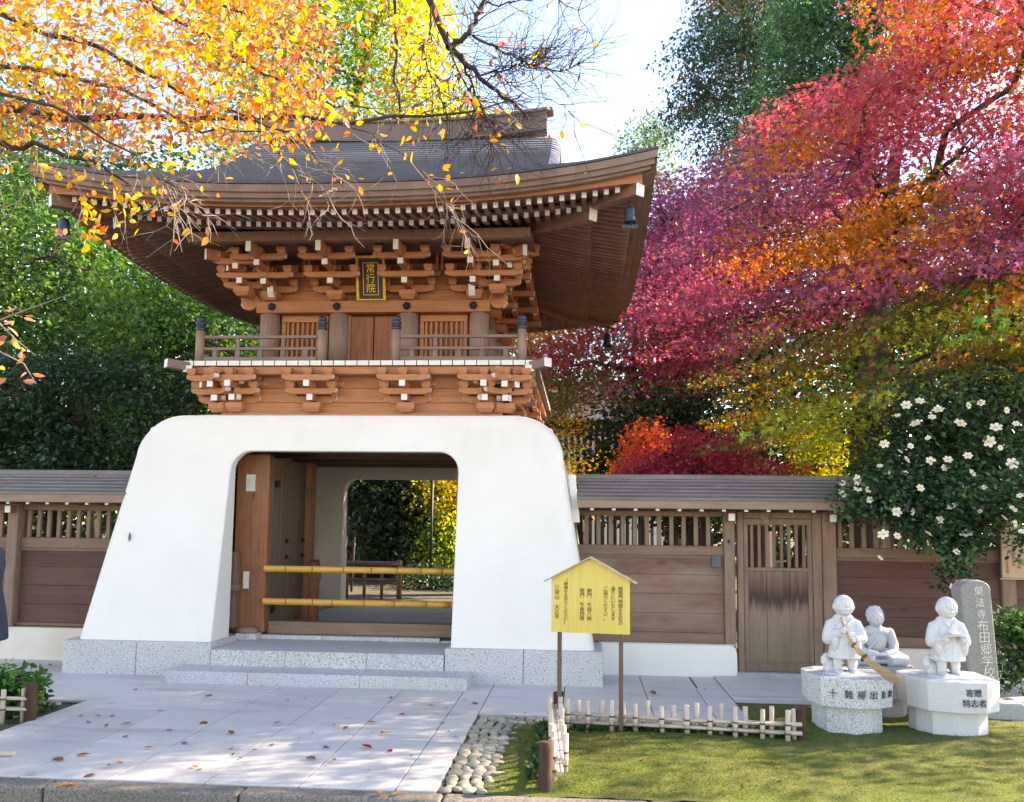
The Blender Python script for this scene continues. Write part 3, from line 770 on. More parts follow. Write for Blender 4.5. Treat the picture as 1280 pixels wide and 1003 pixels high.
# ---- eaves
HX, HY = 3.32, 3.27
def lift(x, t, a=.30, p=2.6): return a*max(0, min(abs(x)/HX, t/HY))**p
def zb(t): return 4.87+.23*(2.61-t)
def zf(t): return 4.85+.19*(3.05-t)
def rl(x, t): return .19*max(0, min(abs(x)/2.95, t/3.05))**2.4
def frame(side):      # side 0 front, 1 right, 2 rear, 3 left : (a along, t outward) -> local xyz
    def f(a, t, z):
        if side == 0: return (a, -t, z)
        if side == 2: return (-a, t, z)
        if side == 1: return (t+.05, a, z)
        return (-t-.05, -a, z)
    return f
def rafter_path(a, kind):
    if kind == 'base': t0, t1, zz = max(1.25, abs(a)-.06), 2.61, zb
    else: t0, t1, zz = max(2.3, abs(a)-.06), 3.05, zf
    return t0, t1, zz
RAF = [M['rafter_wood'], M['white_paint']]
cnt = 0; rest = MB(); side_end = MB()
for kind, lim in (('base', 2.64), ('fly', 2.92)):
    n = int(2*lim/.1135)
    for k in range(n+1):
        a = -lim+2*lim*k/n
        for side in (0, 1, 2, 3):
            t0, t1, zz = rafter_path(a, kind); t0 = min(t0, t1-.1); f = frame(side)
            p = Vector(f(a, t0, zz(t0)+rl(a, t0))); q = Vector(f(a, t1, zz(t1)+rl(a, t1)))
            if side == 0:
                mb = MB(); mb.beam(p, q, .05, .056, 0, 1); mb.build('rafter', RAF, gate); cnt += 1
            else: rest.beam(p, q, .05, .056, 0, 1 if side == 2 else 0)
o = rest.build('side_rafter', RAF, gate); tag(o, kind='stuff')
for side in range(4):
    f = frame(side)
    mb = MB(); na = 40
    for (t_in, t_out, zz, dz) in ((1.2, 2.60, zb, .030), (2.35, 3.14, zf, .030)):
        for j in range(8):
            ta, tb = t_in+(t_out-t_in)*j/8, t_in+(t_out-t_in)*(j+1)/8
            for i in range(na):
                u0, u1 = -1+2*i/na, -1+2*(i+1)/na
                c = [(u0*ta, ta), (u1*ta, ta), (u1*tb, tb), (u0*tb, tb)]
                lo = [f(a, t, zz(t)+dz+rl(a, t)) for a, t in c]; mb.add(lo, [(0, 1, 2, 3)], 0, True)
    mb.build('soffit', M['rafter_wood'], gate)
    # rings of the eave: tie strip, orange board and the two layered fascias
    def ring(name, t, zfun, h, d, mat):
        mb = MB(); n = 40; L = []
        for i in range(n+1):
            a = (-1+2*i/n); A = []
            for (tt, top) in ((t, 0), (t, 1), (t-d, 1), (t-d, 0)):
                aa = a*(tt+(.05 if side in (0, 2) else 0)); z0 = zfun(aa, t)
                A.append(f(aa, tt, z0+(h(aa, t) if callable(h) else h) if top else z0))
            L.append(A)
        for i in range(n):
            for k in range(4):
                k2 = (k+1) % 4; mb.add([L[i][k], L[i+1][k], L[i+1][k2], L[i][k2]], [(0, 1, 2, 3)])
        o = mb.build(name, mat, gate); return o
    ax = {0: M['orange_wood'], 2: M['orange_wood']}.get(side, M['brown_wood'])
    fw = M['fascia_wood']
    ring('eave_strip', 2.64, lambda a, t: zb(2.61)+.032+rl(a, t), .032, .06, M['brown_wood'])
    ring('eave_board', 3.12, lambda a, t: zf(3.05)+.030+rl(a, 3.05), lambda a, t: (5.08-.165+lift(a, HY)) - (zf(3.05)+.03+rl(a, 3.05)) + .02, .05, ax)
    ring('eave_fascia', 3.20, lambda a, t: 5.08-.172+lift(a, HY), .03, .2, fw)
    ring('eave_fascia', 3.235, lambda a, t: 5.08-.140+lift(a, HY), .055, .2, fw)
    ring('eave_fascia', 3.262, lambda a, t: 5.08-.084+lift(a, HY), .078, .2, fw)
for sx in (-1, 1):
    for sy in (-1, 1):
        mb = MB()
        mb.beam((sx*1.2, sy*1.15, 5.16), (sx*2.68, sy*2.65, 4.93), .12, .15, 0, 1); 
        mb.build('hip_rafter', [M['brown_wood'], M['white_paint']], gate, .004)
        mb = MB(); mb.beam((sx*2.2, sy*2.16, 5.09), (sx*3.15, sy*3.12, 5.005), .12, .13, 0, 1)
        mb.build('hip_rafter', [M['brown_wood'], M['white_paint']], gate, .004)

# ---- roof skin in stepped courses
def gprof(s): return 1.35*s-.35*s*s
def zr(t): return 7.0-1.92*gprof(t/HY)
NC = 31; XG = 2.14; TH = HY-(HX-XG)
mb = MB()
def row_x(t): return XG if t <= TH else HX-(HY-t)
for sgn in (-1, 1):
    for k in range(NC):
        ta, tb = HY*k/NC, HY*(k+1)/NC
        for tt0, z0, tt1, z1 in ((ta, 0, tb, .024), (tb, .024, tb, 0)):
            nx = 48
            for i in range(nx):
                c = []
                for u, tt, dz in ((i, tt0, z0), (i+1, tt0, z0), (i+1, tt1, z1), (i, tt1, z1)):
                    x = -row_x(tt)+2*row_x(tt)*u/nx; c.append((x, sgn*tt, zr(tt)+dz+lift(x, tt)))
                mb.add(c, [(0, 1, 2, 3)], 1 if tt0 == tt1 else 0)
    # rolled verge over the gable
    for k in range(int(NC*TH/HY)):
        ta, tb = HY*k/NC, HY*(k+1)/NC
        for s in (-1, 1):
            for j in range(6):
                q = []
                for a, tt, dz in ((j, ta, 0), (j+1, ta, 0), (j+1, tb, .016), (j, tb, .016)):
                    an = R(90)*a/6; q.append((s*(XG+.12*math.sin(an)), sgn*tt, zr(tt)+dz*.6-.12*(1-math.cos(an))))
                mb.add(q, [(0, 1, 2, 3)])
NS = 12
for s in (-1, 1):
    for k in range(NS):
        xa, xb = XG-.1+(HX-XG+.1)*k/NS, XG-.1+(HX-XG+.1)*(k+1)/NS
        for x0, d0, x1, d1 in ((xa, 0, xb, .016), (xb, .016, xb, 0)):
            ny = 40
            for i in range(ny):
                c = []
                for u, xx, dz in ((i, x0, d0), (i+1, x0, d0), (i+1, x1, d1), (i, x1, d1)):
                    m_ = HY-(HX-xx); yy = -m_+2*m_*u/ny; c.append((s*xx, yy, zr(m_)+dz+lift(xx, abs(yy)) if True else 0))
                mb.add(c, [(0, 1, 2, 3)])
    mb.add([(s*XG*.985, -TH, zr(TH)-.05), (s*XG*.985, 0, 6.98), (s*XG*.985, TH, zr(TH)-.05)], [(0, 1, 2)])
mb.build('roof', [M['shingle'], M['shingle_edge']], gate)
# pale edge board under the rolled verge and the ridge
for s in (-1, 1):
    mb = MB(); n = 14
    for sg in (-1, 1):
        for k in range(n):
            ta, tb = TH*k/n, TH*(k+1)/n
            q = [(s*(XG+.115), sg*ta, zr(ta)-.10), (s*(XG+.115), sg*tb, zr(tb)-.10), (s*(XG+.115), sg*tb, zr(tb)-.19), (s*(XG+.115), sg*ta, zr(ta)-.19)]
            q2 = [(x-s*.05, y, z) for x, y, z in q]; mb.add(q+q2, [(0, 1, 2, 3), (7, 6, 5, 4), (0, 4, 5, 1), (2, 6, 7, 3), (1, 5, 6, 2), (3, 7, 4, 0)])
    mb.build('bargeboard', M['fascia_wood'], gate)
rb = MB(); n = 24
for k in range(n):
    x0, x1 = -2.06+4.12*k/n, -2.06+4.12*(k+1)/n
    def rz_(x): return 7.0+.13*abs(x/2.06)**2.3
    for (hwid, lo, hi) in ((.13, -.06, .20), (.17, .2, .235)):
        q = []
        for x in (x0, x1):
            z = rz_(x); q += [(x, -hwid, z+lo), (x, hwid, z+lo), (x, hwid, z+hi), (x, -hwid, z+hi)]
        rb.add(q, [(0, 1, 5, 4), (1, 2, 6, 5), (2, 3, 7, 6), (3, 0, 4, 7)])
for s in (-1, 1):
    x = s*2.06; z = 7.13
    for hwid, lo, hi in ((.13, -.06, .20), (.17, .2, .235)): rb.add([(x, -hwid, z+lo), (x, hwid, z+lo), (x, hwid, z+hi), (x, -hwid, z+hi)], [(0, 1, 2, 3)])
rg = rb.build('ridge', M['ridge_wood'], gate)
for s in (-1, 1):
    mb = MB(); mb.beam((s*1.9, 0, 7.335), (s*2.15, 0, 7.375), .18, .075); mb.build('ridge_end', M['ridge_wood'], rg, .01)

# ================================================================ things hung on and resting in the gate
pl = thing('name_plaque', 'black wooden name board with gold frame and gold characters, tilted forward under the gate eaves', 'plaque', (CX, 10.40, 4.30))
TL = Matrix.Rotation(R(14), 4, 'X')
mb = MB(); mb.box((-.155, -.03, .02), (.155, 0, .50), 0, TL); mb.build('board', M['plaque_wood'], pl)
mb = MB()
for k in range(17):          # wavy gilt edging
    z = .02+k*.0295
    for s in (-1, 1): mb.box((s*.165-.017, -.045, z), (s*.165+.017, -.005, z+.026), 0, TL)
for k in range(12): mb.box((-.18+k*.03, -.045, .50), (-.153+k*.03, -.005, .535), 0, TL)
for k in range(12): mb.box((-.18+k*.03, -.04, -.004), (-.153+k*.03, -.005, .016), 0, TL)
mb.build('frame', M['gold'], pl, .004)
mb = MB()
for a, b in (((-.095, .06), (-.088, .45)), ((.088, .06), (.095, .45)), ((-.095, .443), (.095, .45)), ((-.095, .06), (.095, .067))):
    mb.box((a[0], -.036, a[1]), (b[0], -.029, b[1]), 0, TL)
mb.build('inner_border', M['pale_gold'], pl)
p = TL @ Vector((0, -.033, .432)); text('常行院', .118, p, M['gold'], pl, 'lettering', tilt=R(14), depth=.004, line=1.0)

def bamboo_pole(z, label):
    o = thing('bamboo_pole', label, 'bamboo pole', (CX-.95, 9.66, z))
    mb = MB(); rr = random.Random(int(z*100)); x = 0
    while x < 2.17:
        L = min(rr.uniform(.22, .36), 2.2-x); mb.tube([(x, 0, 0), (x+.012, 0, 0), (x+L/2, 0, 0), (x+L-.008, 0, 0)], [.040, .0365, .036, .0365], 14, 0, True); x += L
    mb.build('cane', M['bamboo'], o)
    mb = MB(); mb.tube([(-.004, 0, 0), (.002, 0, 0)], .033, 14); mb.build('cane_end', M['bamboo_joint'], o); return o
bamboo_pole(1.07, 'upper yellow bamboo pole closing the gate passage'); bamboo_pole(.71, 'lower yellow bamboo pole closing the gate passage')

def wind_bell(loc, label, s=1.0):
    o = thing('wind_bell', label, 'wind bell', loc, 0, 'bronze bells hung under the roof corners')
    mb = MB(); mb.lathe([(.02*s, .0), (.06*s, -.02*s), (.075*s, -.06*s), (.078*s, -.16*s), (.088*s, -.215*s), (.095*s, -.235*s), (.08*s, -.235*s), (.06*s, -.03*s)], (0, 0, 0), 16); mb.build('bell_body', M['bronze'], o)
    mb = MB()
    for z in (.03, .07, .11): mb.tube([(0.012*math.cos(a), 0, s*(z+.024*math.sin(a))) for a in [i*math.pi/5 for i in range(11)]], .004, 5)
    mb.build('chain', M['black_iron'], o)
    mb = MB(); mb.tube([(0, 0, -.1*s), (0, 0, -.28*s)], .005, 5); mb.build('clapper_rod', M['black_iron'], o)
    mb = MB(); mb.box((-.11*s, -.003, -.32*s), (.11*s, .003, -.27*s)); mb.build('wind_plate', M['bronze'], o); return o
wind_bell((.49, 8.93, 4.89), 'bronze wind bell hung under the near right roof corner', .74)
wind_bell((-5.63, 8.93, 4.86), 'bronze wind bell hung under the near left roof corner', .74)
wind_bell((.44, 14.85, 4.86), 'small dark wind bell hung under the far right roof corner')
# ================================================================ roofed timber walls either side of the gate
class Site:
    """parts modelled in world metres under a thing that stands at its own base point"""
    def __init__(s, name, label, cat, loc, group=None):
        s.root = thing(name, label, cat, loc, 0, group); s.loc = Vector(loc)
    def part(s, name, mb, mats, parent=None, bevel=0, seg=1):
        o = mb.build(name, mats, parent or s.root, bevel, seg)
        if parent is None: o.location = -s.loc
        return o
def wall_roof(S, x0, x1, posts):
    mb = MB(); n = 6
    for k in range(n):       # board courses, front and back
        for sg in (-1, 1):
            ya, yb = 9.96+sg*.68*k/n, 9.96+sg*.68*(k+1)/n; za = 2.13-.255*k/n; zb_ = 2.13-.255*(k+1)/n+.014
            lo, hi = sorted((ya, yb))
            mb.add([(x0, ya, za), (x1, ya, za), (x1, yb, zb_), (x0, yb, zb_), (x0, ya, za-.03), (x1, ya, za-.03), (x1, yb, zb_-.024), (x0, yb, zb_-.024)],
                   [(0,1,2,3), (4,7,6,5), (3,2,6,7), (0,3,7,4), (1,5,6,2)])
    S.part('roof', mb, M['roof_wood'])
    mb = MB(); mb.box((x0-.01, 9.90, 2.10), (x1+.01, 10.02, 2.165)); S.part('ridge_cap', mb, M['roof_wood'], None, .01)
    mb = MB()
    for sg in (-1, 1):
        a, b = sorted((9.96+sg*.665, 9.96+sg*.62)); mb.box((x0+.002, a, 1.775), (x1-.002, b, 1.868))
    S.part('fascia', mb, M['fascia_wood'], None, .005)
    mb = MB(); mb.box((x0+.01, 9.34, 1.80), (x1-.01, 10.55, 1.812)); S.part('eave_board', mb, M['fence_rail'])
    proto = None; n = int((x1-x0)/.228)
    for k in range(n):
        x = x0+.15+k*.228
        if proto is None:
            mb = MB(); mb.box((-.019, 9.345, 1.752), (.019, 10.0, 1.797), 0, None, {2: 1}); proto = S.part('rafter', mb, [M['fence_rail'], M['white_paint']]); o = proto
        else: o = dup(proto, S.root)
        o.location = (x-S.loc.x, -S.loc.y, 0)
    for x in posts:
        mb = MB(); mb.box((x-.035, 9.50, 1.655), (x+.035, 9.63, 1.735), 0, None, {2: 1}); S.part('beam_end', mb, [M['fence_rail'], M['white_paint']], None, .003)
def bay(S, x0, x1, panel, zs, barstep=.131, first=.06):
    zr0, zp0, zp1, zl0, zl1, zt = zs
    mb = MB(); mb.box((x0, 9.68, zr0), (x1, 9.76, zp0)); mb.box((x0, 9.685, zp1), (x1, 9.755, zl0)); mb.box((x0, 9.68, zl1), (x1, 9.76, zt)); S.part('rail', mb, M['fence_rail'], None, .006)
    mb = MB(); h = (zp1-zp0)/4
    for k in range(4): mb.box((x0, 9.705, zp0+k*h+.001), (x1, 9.735, zp0+(k+1)*h-.001))
    S.part('panel', mb, panel, None, .003)
    mb = MB(); mb.box((x0, 9.69, zp1-.03), (x1, 9.704, zp1-.002)); S.part('panel_trim', mb, M['fence_rail'])
    x = x0+first; proto = None
    while x < x1-.03:
        if proto is None:
            mb = MB(); mb.box((-.023, 9.70, zl0), (.023, 9.74, zl1)); proto = S.part('lattice_bar', mb, M['fence_post'], None, .004); o = proto
        else: o = dup(proto, S.root)
        o.location = (x-S.loc.x, -S.loc.y, 0); x += barstep
FR = Site('timber_wall', 'roofed brown timber wall with slatted openings and a side door, right of the gate', 'wall', (.22, 9.72, 0))
wall_roof(FR, -.035, 6.3, (1.59, 2.635, 4.45))
ZS = (.352, .462, 1.28, 1.385, 1.70, 1.76)
bay(FR, -.13, 1.53, M['fence_panel'], ZS); bay(FR, 2.706, 4.38, M['dark_panel'], ZS, .125, .05); bay(FR, 4.525, 6.25, M['dark_panel'], ZS)
for a, b in ((1.532, 1.645), (2.565, 2.704), (4.382, 4.523), (6.25, 6.38)):
    mb = MB(); mb.box((a, 9.655, .02), (b, 9.785, 1.775)); S = FR.part('post', mb, M['fence_post'], None, .008)
mb = MB(); mb.prism([(.20, .0), (1.655, .0), (1.652, .26), (1.635, .32), (1.60, .343), (.20, .343)], 9.64, 9.80, 'y'); FR.part('plinth', mb, M['plaster'], None, .01, 2)
mb = MB(); mb.box((2.72, 9.64, 0), (6.4, 9.80, .343)); FR.part('plinth', mb, M['cream_plaster'], None, .01, 2)
mb = MB(); mb.box((.20, 9.635, .3435), (1.645, 9.68, .352)); mb.box((2.72, 9.635, .3435), (6.3, 9.68, .352)); FR.part('drip_board', mb, M['cream_paint'])
mb = MB(); mb.prism([(-.09, 1.62), (-.01, 1.62), (-.06, 2.13), (-.14, 2.13)], 9.42, 9.50, 'y'); FR.part('end_board', mb, M['plaster'], None, .006)
mb = MB(); mb.box((1.40, 9.675, 1.155), (1.50, 9.70, 1.285)); FR.part('meter_box', mb, M['grey_metal'], None, .006, 2)
# side door
mb = MB(); mb.box((1.676, 9.69, .05), (1.74, 9.775, 1.76)); mb.box((2.466, 9.69, .05), (2.563, 9.775, 1.76)); mb.box((1.742, 9.69, 1.69), (2.464, 9.775, 1.755)); FR.part('door_frame', mb, M['fence_post'], None, .006)
mb = MB(); mb.box((1.648, 9.60, .0), (2.562, 9.80, .07)); FR.part('door_sill', mb, M['concrete'], None, .01)
mb = MB()
for k in range(3):
    a = 1.745+k*.239; mb.box((a+.001, 9.715, .08), (a+.238, 9.745, 1.125))
dr = FR.part('side_door', mb, M['door_wood'], None, .003)
mb = MB()
for a, b in (((1.744, 9.705, 1.126), (2.462, 9.755, 1.165)), ((1.744, 9.705, 1.62), (2.462, 9.755, 1.685)), ((1.744, 9.705, 1.166), (1.79, 9.755, 1.619)), ((2.416, 9.705, 1.166), (2.462, 9.755, 1.619)), ((1.744, 9.70, .075), (2.462, 9.714, .175)), ((1.744, 9.70, .176), (1.79, 9.714, 1.125)), ((2.416, 9.70, .176), (2.462, 9.714, 1.125))): mb.box(a, b)
mb.build('door_rail', M['fence_post'], dr, .003)
mb = MB()
for k in range(8): x = 1.835+k*.078; mb.box((x-.016, 9.715, 1.166), (x+.016, 9.745, 1.619))
mb.build('door_bars', M['fence_post'], dr, .003)
mb = MB(); mb.box((1.57, 9.64, 1.42), (1.585, 9.654, 1.46)); FR.part('door_latch', mb, M['black_iron'])

FL = Site('timber_wall', 'roofed brown timber wall with cream foot, left of the gate', 'wall', (-6.45, 9.72, 0))
wall_roof(FL, -10.6, -4.96, (-6.45, -8.2, -9.95))
ZL = (.385, .42, 1.26, 1.38, 1.69, 1.76)
bay(FL, -6.385, -5.0, M['dark_panel'], ZL, .118, .07); bay(FL, -8.13, -6.515, M['dark_panel'], ZL, .118); bay(FL, -9.88, -8.26, M['dark_panel'], ZL, .118)
for c in (-6.45, -8.2, -9.95):
    mb = MB(); mb.box((c-.062, 9.60, .384), (c+.062, 9.79, 1.775)); FL.part('post', mb, M['fence_post'], None, .01)
mb = MB(); mb.box((-10.6, 9.66, 0), (-5.0, 9.80, .375)); FL.part('plinth', mb, M['cream_plaster'], None, .01, 2)
mb = MB(); mb.box((-10.6, 9.65, .3755), (-5.0, 9.70, .3845)); FL.part('drip_board', mb, M['grey_brown_wood'])

# wooden notice at the right edge of the picture
nb = Site('wooden_notice', 'pale wooden board with brown writing hung on the right end of the wall', 'notice board', (4.66, 9.60, 1.1))
mb = MB(); mb.box((4.36, 9.60, 1.10), (5.0, 9.625, 1.63)); nb.part('board', mb, M['notice_wood'], None, .004)
mb = MB(); mb.box((4.34, 9.595, 1.085), (5.02, 9.628, 1.098)); nb.part('edge_strip', mb, M['sign_edge'])
for k, (x, z, s) in enumerate(((4.41, 1.33, '大正寺参道'), (4.475, 1.47, '境内地図案内所'), (4.53, 1.30, '常行院'), (4.565, 1.30, '本堂'), (4.62, 1.5, '布田観音御参拝'), (4.70, 1.5, '御案内申上げます'))):
    o = text(s, .036, (x, 9.598, z), M['notice_ink'], nb.root, depth=.001); o.location -= nb.loc

# ================================================================ notice board on two posts
a_, b_ = at(690.5, 787, 7.0), at(786, 790, 6.9)
sg_ = thing('notice_board', 'yellow wooden notice board with gabled top and black writing, on two thin brown posts', 'notice board', ((a_.x+b_.x)/2, 6.95, 0), math.atan2(-.09, .6))
W2 = .305; ZB = .765
mb = MB(); mb.prism([(-W2, ZB), (W2, ZB), (W2, ZB+.415), (.0, ZB+.575), (-W2, ZB+.415)], -.012, .012, 'y'); mb.build('board', M['sign_board'], sg_, .002)
mb = MB()
for s in (-1, 1):
    d = Vector((s*(W2+.055), 0, ZB+.415-.03)); mb.beam((0, -.004, ZB+.582), (d.x, -.004, d.z+.005), .09, .010, 0, None)
mb.build('roof_strip', M['sign_edge'], sg_)
for px in (-.243, .235):
    mb = MB(); mb.box((px-.016, .0125, -.05), (px+.016, .04, ZB+.40)); mb.build('post', M['sign_post'], sg_, .003)
for x, z, s, sz in ((.235, .965, '開閉門時間を左記の', .035), (.178, .965, '通りにいたします', .035), (.12, .965, 'ご協力ください。', .035), (-.005, .945, '開門　午前八時', .038), (-.062, .945, '閉門　午後四時', .038), (-.19, 1.02, '（時間をお守りください）', .032), (-.26, .965, '三栄山　大正寺', .040)):
    text(s, sz, (x, -.0135, z+.16), M['ink'], sg_, 'lettering', depth=.001, line=.93)

# ================================================================ low bamboo fences
def bamboo_fence(label, line, tops, group, rails=(.075, .14), sway=.02, rad=.018, raildir=None, seed=1):
    """line: picket foot points (x, y)"""
    rr = random.Random(seed); L = Vector((line[0][0], line[0][1], 0)); root = thing('bamboo_fence', label, 'fence', L, 0, group)
    d = (Vector((*line[-1], 0))-Vector((*line[0], 0))).normalized(); nrm = Vector((-d.y, d.x, 0))
    for z in rails:
        mb = MB()
        for sd in (-1, 1):
            p, q = Vector((*line[0], z))-d*.06, Vector((*line[-1], z))+d*.05
            mb.tube([p-L+nrm*sd*.026*0+nrm*(.012 if sd > 0 else -.012), (p+q)/2-L+Vector((0, 0, rr.uniform(-.008, .008)))+nrm*(.012 if sd > 0 else -.012), q-L+nrm*(.012 if sd > 0 else -.012)], .0135, 8)
        mb.build('rail', M['pale_bamboo_x'], root)
    for k, (x, y) in enumerate(line):
        sd = -1 if k % 2 == 0 else 1; h = tops+rr.uniform(-.018, .018); lean = rr.uniform(-.008, .008)
        b = Vector((x, y, -.03))-L+nrm*sd*-.036*(-1 if True else 1); t = b+Vector((lean, 0, h+.03)); r_ = rad*rr.uniform(.88, 1.15)
        mb = MB(); mb.tube([b, b+(t-b)*.48, b+(t-b)*.5, b+(t-b)*.52, t-Vector((0, 0, .004)), t], [r_, r_, r_*1.13, r_, r_, r_*.8], 9, 0)
        pk = mb.build('picket', M['pale_bamboo'], root)
        for z in rails:
            mb = MB(); c = b+(t-b)*((z+.03)/(h+.03)); mb.tube([c+Vector((0, 0, -.006)), c+Vector((0, 0, .006))], r_+.003, 8)
            mb.build('rope_tie', M['rope'], pk)
    return root
xs_ = [709.4, 722, 736, 751, 765, 780, 794.7, 809.5, 828, 842, 859, 870.6, 886.7, 901.3, 918.3, 932.2, 951.9, 964.5, 983.3, 993.4]
line = []
for px in xs_:
    u = (px-709.4)/(993.4-709.4); Yv = 7.03-.16*u; line.append((at(px, 900, Yv).x, Yv))
bamboo_fence('low bamboo picket fence along the back of the moss lawn', line, .245, None, (.075, .14), seed=2)
line = []
for k in range(13):
    u = k/12; line.append((-.20+.075*u+(.0), 7.12-1.52*u))
bamboo_fence('low bamboo picket fence running towards the road beside the cobbles', line, .27, None, (.09, .17), seed=5)
line = [(-4.40, 6.80), (-4.52, 6.79), (-4.64, 6.785), (-4.78, 6.78), (-4.9, 6.77), (-5.03, 6.77), (-5.16, 6.76)]
bamboo_fence('short bamboo picket fence round the planted bed at the left edge', line, .27, None, (.10, .18), seed=9)
def log_post(x, y, h, r, label):
    mb = MB(); rr = random.Random(int(x*977)); pts = []; rad = []
    for k in range(9):
        z = -.05+(h+.05)*k/8; pts.append((x+rr.uniform(-.004, .004)-x, y+rr.uniform(-.004, .004)-y, z)); rad.append(r*rr.uniform(.94, 1.06))
    mb.tube(pts, rad, 14, 0); o = mb.build('log_post', M['log_bark'], None, .004); o.location = (x, y, 0); tag(o, label, 'post', 'log posts of the bamboo fences'); return o
log_post(-.205, 5.47, .295, .043, 'short brown log post beside the kerb at the near end of the bamboo fence')
log_post(-.17, 7.20, .27, .042, 'short dark log post at the corner of the two bamboo fences')
q = ground(1002, 929); log_post(q.x, q.y+.03, .255, .04, 'short dark log post at the right end of the bamboo fence, near the broom statue')
log_post(-4.33, 6.82, .30, .042, 'short dark log post at the end of the planted bed, beside the leafy plant')

# ================================================================ stones and statues
def poly_stone(mb, outl, z0, z1, c, taper=1.0, m=0):
    n = len(outl); vs = [(c[0]+x*taper, c[1]+y*taper, z0) for x, y in outl]+[(c[0]+x, c[1]+y, z1) for x, y in outl]
    mb.add(vs, [tuple(reversed(range(n))), tuple(range(n, 2*n))]+[(i, (i+1) % n, n+(i+1) % n, n+i) for i in range(n)], m)
def pedestal(name, label, c, outl, z1, z2, mat, ang=0, low=.76, matlow=None):
    root = thing(name, label, 'pedestal', (c[0], c[1], 0), ang)
    mb = MB(); poly_stone(mb, outl, z1, z2, (0, 0), .97); mb.build('top_slab', mat, root, .006, 2)
    mb = MB(); poly_stone(mb, [(x*low, y*low) for x, y in outl], -.05, z1-.001, (0, 0)); mb.build('base', matlow or mat, root, .006, 2); return root
def on_face(root, p, q, u, z, s, size, mat):
    p, q = Vector(p), Vector(q); d = (q-p).normalized(); c = p+(q-p)*u; n = Vector((d.y, -d.x))
    o = text(s, size, (c.x+n.x*.001, c.y+n.y*.001, z), mat, root, 'inscription', False, math.atan2(d.y, d.x), 0, .002); return o
OA = [(-.33, -.02), (-.275, -.24), (-.02, -.345), (.195, -.315), (.345, -.20), (.33, .22), (.2, .34), (-.18, .34), (-.33, .2)]
OA = [(x*.9, y*.94) for x, y in OA]
PA = pedestal('stone_pedestal', 'speckled grey granite pedestal with six carved characters, under the statue with the broom', (2.09, 7.32), OA, .232, .455, M['pedestal_speckle'])
F = lambda k: (OA[k], OA[k+1])
for k, u, s in ((1, .36, '十'), (1, .82, '難'), (2, .26, '掃'), (2, .74, '出')): on_face(PA, *F(k), u, .335, s, .068, M['stone_ink'])
for u, s in ((.25, '及'), (.72, '衆')): on_face(PA, *F(3), u, .335, s, .060, M['stone_ink'])
OB = [(-.335, -.03), (-.245, -.25), (-.02, -.34), (.195, -.315), (.345, -.20), (.33, .22), (.2, .34), (-.18, .34), (-.335, .2)]
OB = [(x*.94, y*.96) for x, y in OB]
PB = pedestal('stone_pedestal', 'smooth pale stone pedestal with two lines of carved characters, under the reading statue', (2.855, 7.30), OB, .225, .455, M['pedestal_plain'])
on_face(PB, OB[2], OB[3], .48, .375, '寄贈', .062, M['stone_ink']); on_face(PB, OB[2], OB[3], .50, .30, '特志者', .062, M['stone_ink'])
OC = [(-.24, -.08), (-.16, -.20), (.0, -.24), (.17, -.21), (.25, -.08), (.24, .16), (.14, .24), (-.14, .24), (-.24, .16)]
PC = pedestal('stone_pedestal', 'dark grey octagonal stone pedestal under the seated Buddha, behind the other two pedestals', (2.56, 8.02), [(x*1.12, y*1.12) for x, y in OC], .17, .43, M['pedestal_grey'], 0, .8)

def sculpt(name, mb, mat, voxel, parent=None, smooth=3):
    o = mb.build(name+'_raw', mat); m = o.modifiers.new('r', 'REMESH'); m.mode = 'VOXEL'; m.voxel_size = voxel; m.use_smooth_shade = True
    s = o.modifiers.new('s', 'SMOOTH'); s.iterations = smooth; s.factor = .5
    dg = bpy.context.evaluated_depsgraph_get(); me = bpy.data.meshes.new_from_object(o.evaluated_get(dg)); bpy.data.objects.remove(o)
    for p in me.polygons: p.use_smooth = True
    me.materials.clear(); me.materials.append(mat)
    for p in me.polygons: p.material_index = 0
    r = link(name, me, parent); return r
def RX(a): return Matrix.Rotation(R(a), 3, 'X')
def RZ(a): return Matrix.Rotation(R(a), 3, 'Z')
def RY(a): return Matrix.Rotation(R(a), 3, 'Y')
def head(mb, c, s=1.0, down=0, baby=True):
    c = Vector(c); Q = RX(-down); A = lambda x, y, z: c+Q @ Vector((x*s, y*s, z*s))
    mb.ell(c, (.078*s, .083*s, .085*s), Q, 24, 16); mb.ell(A(0, -.016, -.036), (.060*s, .062*s, .050*s), Q, 16, 10)
    for x in (-1, 1):
        mb.ell(A(x*.076, .006, -.008), (.011*s, .018*s, .026*s), Q, 8, 6)
        mb.ell(A(x*.034, -.052, -.034), (.022*s, .022*s, .021*s), Q, 10, 8)
        mb.ell(A(x*.028, -.0735, .002), (.0145*s, .008*s, .0045*s), Q @ RY(x*8), 10, 6)
        mb.ell(A(x*.029, -.0745, .020), (.017*s, .007*s, .0035*s), Q @ RY(x*-10), 10, 6)
    mb.ell(A(0, -.082, -.012), (.0095*s, .013*s, .016*s), Q, 8, 6); mb.ell(A(0, -.0765, -.040), (.018*s, .008*s, .0048*s), Q, 10, 6); mb.ell(A(0, -.074, -.048), (.013*s, .008*s, .005*s), Q, 10, 6)
    mb.ell(A(0, -.056, -.068), (.02*s, .016*s, .012*s), Q, 10, 6)
